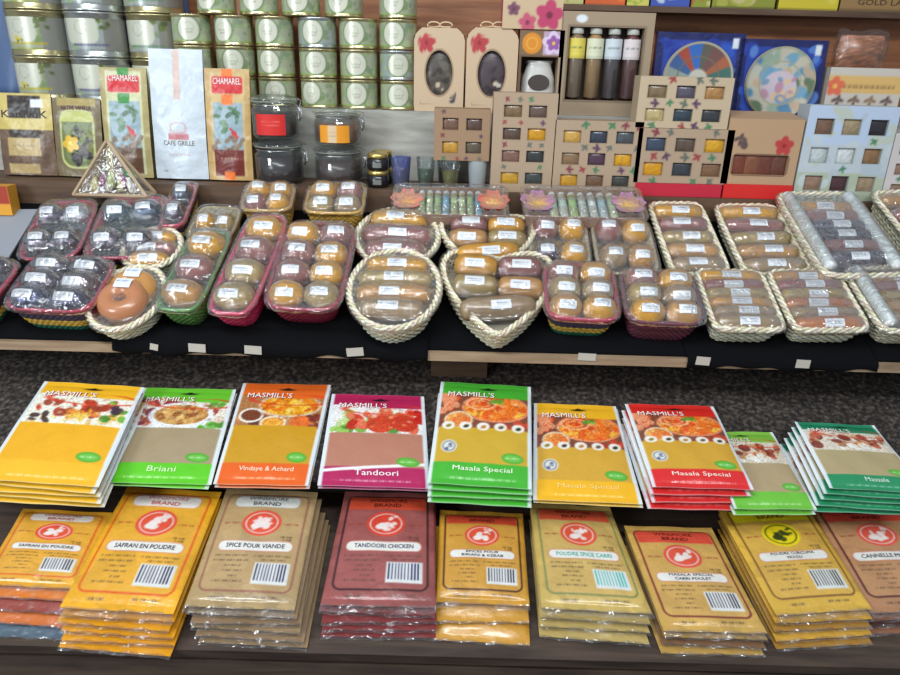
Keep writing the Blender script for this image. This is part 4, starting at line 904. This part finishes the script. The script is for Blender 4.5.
# two navy boxes with round painted plates
def plate_box(l, r_, top, label, seed, pal, wheel):
    x, W, H = upright(l, r_, top, YS, ZS); print('plate', W, H)
    t = thing('plate_box', label, 'plate', T_(x, YS, ZS + .0016) @ Matrix.Rotation(-0.05, 4, 'X'), 'boxed painted plates'); k = 100 / W
    def pa(X, Z): A = Art(X, Z, (26, 34, 92), .8); A.rect(-42, 4, 42, H * k - 8, (40, 66, 160)); A.blobs(-42, 4, 42, H * k - 8, 40, 8, [(50, 90, 190), (36, 56, 150), (90, 130, 200), (30, 44, 120)], seed); A.rect(36, H * k - 16, 43, H * k - 5, (226, 228, 232)); return A
    g = card_face(W, H, pa, []); g.box(-W / 2, W / 2, 0, .02, 0, H, (26, 34, 92), skip='f'); g.build('box_body', M_LAM, t)
    r0 = W * .40; n, m = 72, 26; a = np.linspace(0, 2 * PI, n); s = np.linspace(0.0, 1, m); AA, SS = np.meshgrid(a, s); X = r0 * SS * np.cos(AA); Z = r0 * SS * np.sin(AA)
    A = Art(X * k, Z * k, (196, 190, 170), .8)
    if wheel:
        R = random.Random(seed)
        for q in range(16):
            lo, hi = q * PI / 8, (q + 1) * PI / 8; mk = ((AA >= lo) & (AA < hi)).astype(float) * (SS < .93); A.mix(mk, R.choice(pal) if q not in (4, 5) else [(60, 110, 190), (170, 80, 60)][q - 4])
        A.ring(0, 0, 24, 24, (120, 110, 90), 1.2); A.ell(0, 0, 11, 11, (200, 196, 180))
    else:
        A.blobs(-40, -40, 40, 40, 60, 9, pal, seed); A.ell(0, -4, 20, 18, (206, 190, 200)); A.blobs(-18, -18, 18, 6, 16, 6, [(226, 190, 150), (190, 140, 160), (214, 206, 214), (120, 150, 180)], seed + 1); A.ring(0, 0, 24, 24, (170, 160, 130), 1)
    A.ring(0, 0, 39.4, 39.4, (150, 140, 110), 1.6)
    Y = -.004 - .006 * SS ** 3
    g = G(); g.grid(np.dstack([X, Y, Z + H * .46]), A.c, True); g.grid(np.dstack([X, np.full_like(X, -.0008), Z + H * .46]), (170, 160, 140)); g.build('painted_plate', M_DISC, t, True)
plate_box(654, 741, 33, 'navy box with a round plate divided in coloured wedges', 3, [(150, 160, 150), (70, 100, 150), (170, 100, 70), (70, 110, 100), (176, 176, 110), (120, 84, 80), (150, 164, 180), (100, 96, 84)], True)
plate_box(737, 823, 40, 'navy box with a round plate painted with a seaside scene', 8, [(80, 130, 170), (150, 170, 150), (90, 110, 80), (200, 170, 140), (110, 160, 190), (190, 190, 180)], False)
# card box with cut out figures, and the crinkled bag on it
def ca(X, Z):
    A = Art(X, Z, (206, 196, 184), .8); h = 78; A.rect(-50, 38, 50, 60, (222, 180, 110)); A.words(-30, 40, 46, 5, (150, 110, 70), 2, .8); A.flower(-40, 46, 12, (226, 110, 80), (240, 190, 90))
    for i in range(4):
        for j in range(2): A.sprig(-33 + i * 22, 9 + j * 18, 7.5, [(150, 120, 96), (110, 90, 84), (130, 104, 90)][(i + j) % 3])
    return A
_, xc, wc, hc_ = plain_box('printed_box', 826, 900, 68, YS - .006, ZS, .05, ca, 'pale box printed with an orange band and small dark figures', 'box')
def crinkle_bag(x, Y, z, W, H, D, col, label, seed):
    t = thing('spice_bag', label, 'bag', T_(x, Y, z + .0006)); n, m = 30, 18; R = np.random.RandomState(seed)
    u = np.linspace(0, 2 * PI, n, endpoint=True); v = np.linspace(0, 1, m); UU, VV = np.meshgrid(u, v)
    wv = np.sin(PI * np.clip(VV * .86 + .10, 0, 1)) ** .5
    X = W / 2 * np.cos(UU) * (0.9 + .1 * wv); Yy = D / 2 * np.sin(UU) * wv + D / 2; Z = VV * H; Z[0] = 0
    def c(b):
        q = np.array(col, float) * (0.72 + .5 * R.rand(m, n, 1)); q[:, -1] = q[:, 0]; return q * b
    g = G(); g.grid(np.dstack([X * .9, Yy, Z * .86]), c(1)); g.add([(W * .4, D / 2, 0), (-W * .4, D / 2, 0), (0, .004, 0)], [(0, 1, 2)], col); g.build('contents', M_SPICE, t, True)
    g = G(); g.grid(np.dstack([X * 1.04, (Yy - D / 2) * 1.14 + D / 2 + .0015 * np.sin(UU * 9 + VV * 14), Z + .003 * np.sin(UU * 4) * VV ** 4]), (255, 255, 255)); g.build('clear_film', M_WRAP, t, True)
pb = hitY(863, 66, YS)
crinkle_bag(pb[0], YS, ZS + hc_ + .001, .108, .072, .05, (176, 116, 84), 'crinkled clear bag of brown cinnamon bark on the printed box', 4)
crinkle_bag(hitY(893, 120, .44)[0], .41, ZL, .06, .15, .045, (130, 80, 70), 'narrow clear bag of reddish spice at the right edge', 6)

# ---------------- boxes on the top shelf
def tea(l, r_, cols, label, cat='box', text=None, tcol=(60, 44, 30)):
    def f(X, Z):
        A = Art(X, Z, cols[0], .9); A.blobs(-50, 8, 50, 90, 12, 14, cols[1:], l); A.rect(-50, 0, 50, 3, np.array(cols[0]) * .7); return A
    t, x, W, H = plain_box('tea_box', l, r_, -40, .61, ZT + .0122, .048, f, label, cat, group='boxes along the top shelf')
    if text: lettering(t, [(text, W * .06, .020, W * .72, .011, tcol)], lambda X, Y: np.stack([X, np.full_like(X, -.0004), Y], -1) @ np.eye(3), 'lettering')
tea(564, 585, [(196, 190, 120), (170, 160, 90)], 'narrow cream and yellow box at the left end of the top shelf')
tea(587, 627, [(214, 96, 40), (226, 120, 50)], 'orange box on the top shelf')
tea(629, 651, [(206, 196, 90), (150, 170, 60)], 'narrow lime yellow box on the top shelf')
tea(653, 692, [(60, 84, 170), (120, 140, 200), (200, 210, 220)], 'blue patterned box on the top shelf')
tea(694, 713, [(140, 150, 50), (190, 90, 50), (210, 190, 130)], 'narrow green box with a red picture on the top shelf')
tea(715, 778, [(140, 142, 50), (170, 170, 70), (200, 180, 130)], 'olive green box on the top shelf')
tea(782, 842, [(206, 186, 50), (216, 200, 80), (190, 176, 60)], 'yellow box on the top shelf')
tea(844, 930, [(150, 116, 72), (140, 106, 64)], 'brown cardboard box lettered in dark capitals on the top shelf', text='GOLD LABEL')

# ================================================================== TINS
def tin_proto(name, r, h, seed, kind=0, big=False):
    t = thing(name, 'tin', 'tin', T_(0, 0, 0)); n = 56
    gold = (196, 184, 140) if kind != 1 else (190, 192, 190)
    g = G(); g.lathe([(r * .93, 0.0), (r * .99, .0008), (r, .002), (r * .99, .004), (r * .965, .006), (r * .965, h - .007), (r * .99, h - .005), (r, h - .0025), (r * .99, h - .0006), (r * .93, h - .0006), (r * .92, h - .003), (0.001, h - .003)], 44, col=gold, cap=True)
    g.build('can', M_TIN, t, True)
    a = np.linspace(-PI, 0, 66) ; z = np.linspace(.0065 if not big else .013, h - (.0075 if not big else .014), 26); AA, ZZ = np.meshgrid(a, z)
    ux = (AA + PI / 2) * r * 1000; uz = (ZZ - h / 2) * 1000; hh = h * 1000
    base = [(168, 172, 146), (160, 168, 164), (164, 166, 160)][kind]
    A = Art(ux, uz, base, .9); A.rect(-90, -hh / 2, 90, -hh * .34, [(150, 176, 100), (140, 160, 150), (150, 146, 160)][kind])
    A.blobs(20, -hh * .3, 62, hh * .4, 12, 8, [(126, 150, 96), (150, 170, 120), (134, 150, 120), (180, 190, 150)], seed)
    A.blobs(-60, -hh * .3, -24, hh * .4, 9, 8, [(150, 176, 120), (170, 186, 140)], seed + 1)
    if not big:
        A.ell(-4, 1, 26, hh * .43, (118, 140, 94)); A.ell(-4, 1, 23, hh * .375, (216, 214, 196)); A.ring(-3, 4, 10, hh * .16, (176, 188, 150), 1.1); A.words(-13, 7, 0, 1.8, (110, 130, 90), seed); A.words(-11, 5, -6, 1.6, (120, 110, 90), seed + 2)
    else:
        A.rect(30, -hh, 95, hh, (138, 136, 128)); A.rect(-56, -hh * .2, 20, hh * .5, (208, 208, 190), 16); A.ring(-16, 14, 13, 13, (150, 170, 150), 1.2)
        A.words(-40, 40, -hh * .22, 4.5, [(190, 170, 40), (90, 80, 120), (70, 120, 90)][kind], seed, .9); A.words(-30, 30, -hh * .33, 3.5, [(160, 150, 60), (110, 100, 110), (60, 110, 80)][kind], seed + 1, .8)
        if kind == 0: A.blobs(-35, -20, -8, -8, 6, 5, [(226, 200, 40), (80, 90, 40)], 3)
        A.blobs(16, hh * .12, 46, hh * .42, 10, 7, [(84, 96, 56), (110, 120, 70)], seed + 4)
    g = G(); g.grid(np.dstack([r * .972 * np.cos(AA), r * .972 * np.sin(AA), ZZ]), A.c); g.build('label', M_TINLABEL, t, True)
    return t
TR, TH = 0.0412, 0.0600
protos = [tin_proto('spice_tin', TR, TH, 60 + i, 0 if i != 2 else 1) for i in range(4)]; used = [False] * 4
YT = YS + TR + .002
rowname = ['bottom', 'second', 'third', 'top', 'fifth']
def put(protos, used, i, x, y, z, ang, label, group):
    M = T_(x, y, z) @ Matrix.Rotation(ang, 4, 'Z')
    if not used[i]: used[i] = True; protos[i].matrix_world = M; protos[i]['label'] = label; protos[i]['group'] = group
    else: dup(protos[i], M, label, group)
R = random.Random(3); colsx = [(189, 'white pouch'), (231, 'red and tan pouch'), (272, 'red labelled jar'), (315, 'gap between the jars'), (356, 'orange labelled jar'), (397, 'blue rimmed tumbler')]
cname = ['first small column from the left', 'second small column', 'third small column', 'fourth small column', 'fifth small column', 'last small column, beside the gift boxes']
for ci, (px, nm) in enumerate(colsx):
    x = hitY(px, 70, YS)[0]
    for k in range(3 if ci < 5 else 4):
        z = ZS + .0004 + k * (TH + .0004)
        put(protos, used, R.choice([0, 1, 2, 3]) if k + ci else 0, x + R.uniform(-.0008, .0008), YT + (R.uniform(0, .002)), z, R.uniform(-.35, .25), 'small green tin, %s of the %s' % (['bottom', 'second up', 'third up', 'top'][k], cname[ci]), 'small green tins in columns')
for q, px in enumerate((211, 254, 297, 341)):
    x = hitY(px, 10, YS)[0]
    put(protos, used, [1, 3, 0, 1][q], x, YT, ZS + .0004 + 3 * (TH + .0004), R.uniform(-.3, .2), 'green tin of the offset top row, %s from the left' % ['first', 'second', 'third', 'fourth'][q], 'small green tins of the offset top row')
BR, BH = 0.0620, 0.0900
bp = [tin_proto('large_tin', BR, BH, 80 + i, i, True) for i in range(3)]; ub = [False] * 3
for ci, px in enumerate((33, 91, 148)):
    x = hitY(px, 60, YS + .02)[0]
    if ci == 2: x -= .004
    for k in range(3):
        put(bp, ub, ci, x, YS + BR + .004 + (.03 if ci == 2 else 0), ZS + .0004 + k * (BH + .0004), [-.05, .05, -.15][ci] + .1 * k, 'large cream labelled tin, %s of the %s large column' % (['bottom', 'middle', 'top'][k], ['left', 'centre', 'right'][ci]), 'large tins at the left')

# ================================================================== POUCHES ON THE LEDGE
def pouch(l, r_, top, label, art, texts=(), D=.045, Y=YB + .03, name='coffee_pouch', ang=0.0, topw=1.0, mat=None, seed=0, lean=.06):
    x, W, H = upright(l, r_, top, Y, ZL); print('pouch', label[:24], 'W %.3f H %.3f' % (W, H))
    t = thing(name, label, 'pouch', T_(x, Y + .004, ZL + .0008 + D * math.sin(lean)) @ Matrix.Rotation(ang, 4, 'Z') @ Matrix.Rotation(-lean, 4, 'X'))
    def yf(X, Z):
        v = np.clip(Z / H, 0, 1); u = np.clip(np.abs(2 * X / W), 0, 1)
        b = np.clip(1 - np.clip((v - .05) / .95, 0, 1) ** 1.6, 0, 1)
        return D / 2 - (D / 2 * b * (0.65 + .35 * (1 - u ** 2.5)) + .0015) - .0012 * np.sin(X * 90 + seed) * np.sin(Z * 60 + seed) * (1 - v)
    nx, nz = 64, 100; X, Z = np.meshgrid(np.linspace(-W / 2, W / 2, nx), np.linspace(0, H, nz)); A = art(X / W * 100, Z / W * 100, H / W * 100)
    wsc = 1 + (topw - 1) * (Z / H)
    g = G(); g.grid(np.dstack([X * wsc, yf(X, Z), Z]), A.c)
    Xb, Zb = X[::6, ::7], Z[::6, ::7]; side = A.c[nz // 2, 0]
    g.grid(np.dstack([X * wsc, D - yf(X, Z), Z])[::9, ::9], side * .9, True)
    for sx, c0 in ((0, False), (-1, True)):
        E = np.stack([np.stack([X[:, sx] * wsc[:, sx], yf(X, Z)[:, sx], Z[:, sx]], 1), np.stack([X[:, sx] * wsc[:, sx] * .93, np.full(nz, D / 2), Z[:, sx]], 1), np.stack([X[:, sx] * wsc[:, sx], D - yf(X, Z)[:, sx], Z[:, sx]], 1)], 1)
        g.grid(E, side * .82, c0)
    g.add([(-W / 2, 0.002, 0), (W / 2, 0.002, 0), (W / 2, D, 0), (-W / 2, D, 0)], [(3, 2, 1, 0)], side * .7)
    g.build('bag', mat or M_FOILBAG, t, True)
    if texts:
        def sf(x_, y_): return np.stack([x_ * (1 + (topw - 1) * y_ / H), yf(x_, y_) - .0009, y_], -1)
        k = W / 100; lettering(t, [(s_, cx * k, cz * k, w_ * k, h_ * k, c_) for s_, cx, cz, w_, h_, c_ in texts], lambda a, b: sf(a, b) * np.array([1, 1, 1]))
    return t
_old = lettering
def brown(X, Z, H):
    A = Art(X, Z, (112, 88, 70), .9); A.blobs(-50, 0, 50, H * .5, 30, 9, [(120, 96, 78), (100, 78, 62)], 3); A.rect(-50, H * .56, 50, H, (206, 184, 110)); A.rect(-30, H * .66, 30, H * .97, (52, 42, 38))
    A.rect(12, H * .83, 34, H * .93, (226, 232, 240)); A.ell(0, H * .52, 30, 14, (64, 50, 44)); A.rect(-50, H * .56, 50, H * .70, (206, 184, 104)); A.rect(-34, H * .24, 26, H * .46, (190, 164, 112)); A.rect(-36, H * .02, 22, H * .14, (180, 154, 104)); A.words(-26, 18, H * .36, 3, (140, 110, 70), 2); return A
pouch(-6, 49, 95, 'brown coffee pouch with a mustard band at the left end', brown, [('KaravuK', 0, 108, 84, 13, (60, 46, 36))])
def vanil(X, Z, H):
    A = Art(X, Z, (122, 106, 78), .9); A.rect(-36, H * .1, 36, H * .86, (196, 196, 130), 24); A.rect(-32, H * .13, 32, H * .83, (110, 120, 70), 22); A.rect(-32, H * .70, 32, H * .83, (190, 190, 110))
    A.blobs(-10, H * .2, 24, H * .6, 18, 12, [(46, 36, 36), (60, 46, 44), (38, 30, 32)], 4); A.blobs(12, H * .25, 30, H * .6, 8, 7, [(120, 120, 60), (140, 140, 90)], 6); A.flower(-14, H * .42, 17, (222, 180, 60), (240, 220, 90), 5, .7); A.rect(-40, H * .9, 40, H, (170, 150, 90)); return A
pouch(50, 98, 100, 'dark pouch with a yellow vanilla flower label', vanil, [('NATIVE VANILLA', 0, 138, 62, 9, (90, 30, 30))], name='vanilla_pouch')
def cham(bodyc, edge, tab, mid):
    def f(X, Z, H):
        A = Art(X, Z, bodyc, .9); A.rect(-38, H * .03, 38, H * .97, edge); A.rect(-12, H * .9, 12, H, tab); A.rect(-34, H * .78, 34, H * .93, (206, 40, 46), 5); A.rect(-12, H * .68, 12, H * .77, tab)
        A.rect(-33, H * .20, 33, H * .70, (150, 170, 180)); A.blobs(-33, H * .45, 33, H * .66, 14, 8, [(80, 120, 80), (110, 140, 110), (60, 90, 60)], 5); A.blobs(-33, H * .22, 33, H * .42, 16, 9, [(130, 110, 90), (110, 96, 80), (150, 120, 100)], 6)
        A.blobs(4, H * .38, 20, H * .48, 6, 6, [(206, 50, 50), (226, 90, 80)], 8); A.rect(-12, H * .68, 12, H * .77, tab); A.rect(-33, H * .04, 33, H * .28, mid); A.words(-20, 20, H * .2, 4, (220, 200, 180), 3); A.rect(-12, 0, 12, H * .08, tab); return A
    return f
pouch(98, 145, 69, 'cream and green coffee pouch with a red name panel', cham((176, 160, 110), (206, 204, 160), (60, 140, 60), (100, 70, 50)), [('CHAMAREL', 0, 205, 62, 13, (240, 236, 230))], name='coffee_pouch', D=.05)
def white(X, Z, H):
    A = Art(X, Z, (206, 214, 222), .9); A.rect(-6, H * .62, 7, H, (214, 186, 176)); A.outl(-14, H * .36, 14, H * .44, (196, 130, 130), 1.6, 8); A.rect(-19, H * .31, 19, H * .355, (190, 110, 116)); A.words(-20, 20, H * .19, 3, (190, 150, 140), 4); A.words(-34, -24, H * .06, 3, (80, 80, 90), 2); return A
pouch(147, 201, 50, 'tall white coffee bag with a small pink logo', white, [('CAFE GRILLE', 0, 66, 58, 9, (120, 110, 104)), ('BOURBON', 0, 88, 34, 5, (236, 220, 220))], D=.055)
pouch(203, 248, 70, 'tan coffee pouch with orange tabs and a red name panel', cham((196, 160, 104), (206, 176, 120), (236, 116, 40), (116, 44, 36)), [('CHAMAREL', 0, 213, 62, 13, (240, 236, 230))], D=.05)

# ================================================================== JARS
def clip_jar(px, Y, z, r, h, cont, labc, label, lab=True, seed=0, xo=None):
    x = hitY(px, 140, Y)[0] if xo is None else xo
    t = thing('clip_top_jar', label, 'jar', T_(x, Y, z + .0006) @ Matrix.Rotation(.0, 4, 'Z'), 'glass jars with clip lids')
    g = G(); g.lathe([(r * .80, 0), (r * .96, .003), (r, .010), (r, h * .66), (r * .90, h * .74), (r * .90, h * .80), (r * 1.0, h * .815), (r * 1.0, h * .84)], 40, cap=False); g.add([(r * .8 * math.cos(i / 24 * 2 * PI), r * .8 * math.sin(i / 24 * 2 * PI), 0) for i in range(24)], [list(range(24))[::-1]]); g.build('glass', M_GLASS, t, True)
    g = G(); g.lathe([(r * .84, h * .855), (r * 1.06, h * .865), (r * 1.08, h * .90), (r * 1.0, h * .93), (r * .7, h * .97), (r * .62, h * .995), (.001, h * .995)], 40, cap=False); g.build('lid', M_GLASS, t, True)
    g = G(); g.lathe([(r * .9, h * .838), (r * .99, h * .842), (r * .99, h * .852), (r * .9, h * .856)], 36, col=(196, 190, 180), cap=False); g.build('rubber_seal', M_PAPER, t, True)
    g = G(); g.lathe([(.001, .004), (r * .76, .005), (r * .93, .012), (r * .93, h * .60), (r * .5, h * .63), (.001, h * .63)], 36, col=cont, cap=False); g.build('contents', M_SPICE, t, True)
    g = G(); a = np.linspace(0, 2 * PI, 48, endpoint=False); g.tube(np.stack([r * .93 * np.cos(a), r * .93 * np.sin(a), np.full(48, h * .77)], 1), .0012, 5, True)
    for s_ in (1,):
        g.tube([(r * .95, 0, h * .77), (r * 1.12, -.006, h * .70), (r * 1.16, -.008, h * .5), (r * 1.10, -.006, h * .42), (r * 1.04, -.003, h * .5), (r * 1.16, 0, h * .88), (r * 1.10, 0, h * .90)], .0012, 5)
        g.tube([(r * .95, 0.006, h * .77), (r * 1.14, .004, h * .70), (r * 1.18, .000, h * .5), (r * 1.10, -.006, h * .42)], .0012, 5)
    g.build('wire_clip', M_STEEL, t, True)
    if lab:
        a = np.linspace(-PI / 2 - .66, -PI / 2 + .66, 26); zz = np.linspace(h * .12, h * .58, 22); AA, ZZ = np.meshgrid(a, zz); A = Art((AA + PI / 2) * 60, ZZ * 1000, labc, 1)
        if lab == 1: A.words(-24, 24, h * 420, 2.6, (236, 150, 130), 2, .8); A.words(-26, 26, h * 340, 2.2, (236, 150, 130), 4, .7)
        else: A.rect(-16, 0, 6, 200, (220, 190, 150)); A.words(-14, 4, h * 400, 2, (150, 120, 90), 3); A.words(-14, 4, h * 300, 2, (150, 120, 90), 4)
        P = np.dstack([(r + .0008) * np.cos(AA), (r + .0008) * np.sin(AA), ZZ]); g = G(); g.grid(P, A.c); g.build('label', M_PAPER, t, True)
    return x
JR, JH = .049, .083
YJ = .408
x1 = clip_jar(278, YJ, ZL, .050, .088, (44, 30, 30), (190, 60, 40), 'clip jar of dark spice under the red labelled jar', lab=0)
clip_jar(278, YJ, ZL + .0888, .047, .088, (40, 26, 28), (214, 40, 36), 'clip jar with a red label', lab=1, xo=x1 - .003)
x2 = clip_jar(338, YJ, ZL, .050, .078, (70, 50, 46), (190, 60, 40), 'clip jar of brown spice under the orange labelled jar', lab=0)
clip_jar(338, YJ, ZL + .0788, .048, .074, (120, 80, 60), (230, 150, 30), 'clip jar with an orange and cream label', lab=2, xo=x2)
g0 = None
def small_jar(x, Y, z, label):
    t = thing('small_jar', label, 'jar', T_(x, Y, z + .0004), 'small black jars with gold lids')
    r, h = .0225, .034; g = G(); g.lathe([(r * .86, 0), (r, .003), (r, h * .66), (r * .86, h * .74)], 30, col=(26, 24, 26)); g.build('glass', M_DISC, t, True)
    g = G(); g.lathe([(r * .92, h * .74), (r * .95, h * .76), (r * .95, h * .97), (r * .86, h)], 30, col=(212, 186, 110)); g.build('lid', M_TIN, t, True)
    a = np.linspace(-PI / 2 - .4, -PI / 2 + .4, 8); zz = np.linspace(h * .2, h * .5, 5); AA, ZZ = np.meshgrid(a, zz); g = G(); g.grid(np.dstack([(r + .0005) * np.cos(AA), (r + .0005) * np.sin(AA), ZZ]), (120, 120, 116)); g.build('label', M_PAPER, t, True)
xj = hitY(378, 170, .375)[0]
for k in range(2): small_jar(xj, .375, ZL + k * .0346, ['lower', 'upper'][k] + ' black jar with gold lid beside the tumblers')
small_jar(xj + .004, .425, ZL, 'lower black jar standing behind the front pair'); small_jar(xj + .004, .425, ZL + .0346, 'upper black jar standing behind the front pair')

# ================================================================== FLOWER VIAL BOXES, PYRAMID, ODDMENTS
def vial_box(quad, nv, fl, fr, cols, label, seed, lift):
    quad = [(a, b_ - (4 if i < 2 else -2)) for i, (a, b_) in enumerate(quad)]; c, X, Y, N, W, H = fit(MID.up(lift + .024), quad); print('vialbox', W, H)
    t = thing('vial_box', label, 'gift box', frame(c - N * .024, X, Y, N), 'flat boxes of small vials with flowers')
    g = G(); th = .003; base = (150, 120, 104)
    g.box(-W / 2, W / 2, -H / 2, H / 2, 0, th, base)
    for a in ((-W / 2, W / 2, -H / 2, -H / 2 + th), (-W / 2, W / 2, H / 2 - th, H / 2), (-W / 2, -W / 2 + th, -H / 2 + th, H / 2 - th), (W / 2 - th, W / 2, -H / 2 + th, H / 2 - th)): g.box(a[0], a[1], a[2], a[3], th, .024, base)
    g.build('tray', M_PAPER, t)
    fw = W * .19; pitch = (W - 2 * fw - 2 * th) / nv
    for i in range(nv):
        o = vial(t, T_(-W / 2 + fw + th + (i + .5) * pitch, 0, .015) @ Matrix.Rotation(-PI / 2, 4, 'X'), H * .84, min(pitch * .44, .0095), cols[i % len(cols)], name='vial')
    for sx, (pc, cc) in ((-1, fl), (1, fr)):
        for q in range(5):
            a = .3 + q * 2 * PI / 5; g = G(); u = np.linspace(0, 1, 7); v = np.linspace(-1, 1, 6); UU, VV = np.meshgrid(u, v)
            Lp = min(fw, H) * .78; wd = Lp * .46 * np.sin(PI * (UU * .72 + .10)) ** .7; px_ = UU * Lp; py_ = VV * wd
            P = np.dstack([px_ * math.cos(a) - py_ * math.sin(a) + sx * (W / 2 - fw / 2 - th), px_ * math.sin(a) + py_ * math.cos(a), .018 + .008 * UU ** 1.5 + .002 * VV ** 2 + q * .0004])
            cm = np.array(cc, float) * (1 - UU[..., None]) + np.array(pc, float) * UU[..., None]; 
            if q == 0: gg = G()
            gg.grid(P, cm)
        gg.build('silk_flower', M_PAPER, t, True)
    wrap('rect', W, H, .024, [(0, 0, .017, W * .9, .014, 6, 0, 1)], t, 12.0, seed, lift=.002)
LV = [(190, 206, 160), (206, 214, 204), (176, 206, 120), (200, 206, 196), (214, 218, 210), (180, 206, 210)]
vial_box([(396, 190), (504, 192), (506, 214), (394, 212)], 8, ((232, 130, 120), (236, 170, 90)), ((232, 100, 90), (240, 190, 90)), [(190, 206, 140), (206, 214, 160), (170, 196, 130), (130, 186, 214)], 'flat box of small vials with coral flowers at both ends', 301, 0.040)
vial_box([(526, 192), (640, 194), (642, 217), (524, 214)], 7, ((190, 120, 190), (240, 190, 80)), ((196, 130, 196), (240, 190, 80)), LV, 'flat box of small vials with violet flowers at both ends', 302, 0.040)
# card pyramid
pa_, pb_, pc_ = hitY(80, 193, .307), hitY(150, 195, .307), hitY(113, 141, .307)
zb = MID.hit(115, 205)[2]; s_ = (pb_[0] - pa_[0]) / 2; cx_ = (pa_[0] + pb_[0]) / 2
yb0 = .262; ztb = .008 + (yb0 + 2 * s_ * .8 - .006) * math.tan(math.radians(25.5))
t = thing('pyramid_box', 'clear sided card pyramid propped between the silvery punnets and the pouches', 'gift box', T_(cx_, 0.307, pa_[2]))
hp = pc_[2] - pa_[2]; s_ = s_ * 1.02; g = G(); ap = (0, 0, hp); cor = [(-s_, -s_ * .30, 0), (s_, -s_ * .30, 0), (s_, s_ * .30, 0), (-s_, s_ * .30, 0)]
for q in cor: g.tube([q, ap], .0042, 4, False, (176, 152, 122))
for i in range(4): g.tube([cor[i], cor[(i + 1) % 4]], .0042, 4, False, (170, 146, 118))
g.add([(a * .98, b * .98, .001) for a, b, c in cor], [(3, 2, 1, 0)], (160, 136, 110)); g.build('card_frame', M_PAPER, t)
g = G(); g.add([*cor, ap], [(0, 1, 4), (1, 2, 4), (2, 3, 4), (3, 0, 4)]); g.build('clear_sides', M_WRAP, t)
R = random.Random(5)
for q in range(7):
    g = G(); g.lathe([(.001, 0), (.007, .002), (.008, .018), (.004, .026), (.004, .03)], 12, col=[(200, 190, 120), (150, 90, 120), (226, 220, 210), (190, 200, 140)][q % 4]); o = g.build('vial', M_SPICE, t, True); o.matrix_basis = T_(-s_ * .55 + q * s_ * .18, R.uniform(-.006, .004), .004 + .008 * (q % 2)) @ Matrix.Rotation(R.uniform(-.4, .4), 4, 'Y')
# left edge oddments
def lp(X, Z): A = Art(X, Z, (230, 160, 50), 1); A.rect(-50, 20, 50, 75, (170, 60, 40)); A.rect(-50, 75, 50, 95, (226, 210, 130)); A.words(-40, 40, 90, 4, (240, 220, 160), 3); return A
plain_box('snack_box', -46, 10, 186, .29, .15, .03, lp, 'yellow and red packet upright at the far left edge', 'packet')
c, X, Y, N, W, H = fit(MID.up(.004), [(-60, 210), (33, 208), (14, 258), (-80, 256)])
g = G(); g.box(-W / 2, W / 2, -H / 2, H / 2, 0, .003, (150, 154, 162)); o = g.build('cardboard_sheet', M_PAPER); o.matrix_world = frame(c - N * .0036, X, Y, N); tag(o, 'plain grey cardboard sheet lying at the far left behind the silvery punnets', 'cardboard')
# blue striped cloth hanging behind the large tins
n = 60; P = np.zeros((24, n, 3)); xs = np.linspace(-1.15, -.62, n); zs = np.linspace(ZS + .0, .9, 24); XX, ZZ = np.meshgrid(xs, zs); A = Art(XX * 1000, ZZ * 1000, (84, 106, 146), 4)
for q in range(14): A.mix(A.m(np.abs(XX * 1000 + 1150 - q * 42 - (ZZ - .4) * 260) - 5), (112, 132, 168))
g = G(); g.grid(np.dstack([XX, .674 + .004 * np.sin(XX * 60), ZZ]), A.c); o = g.build('hanging_cloth', M_PAPER, None, True); tag(o, 'blue striped cloth hanging behind the large tins at the left edge', 'cloth')
sd = o.modifiers.new('th', 'SOLIDIFY'); sd.thickness = .001
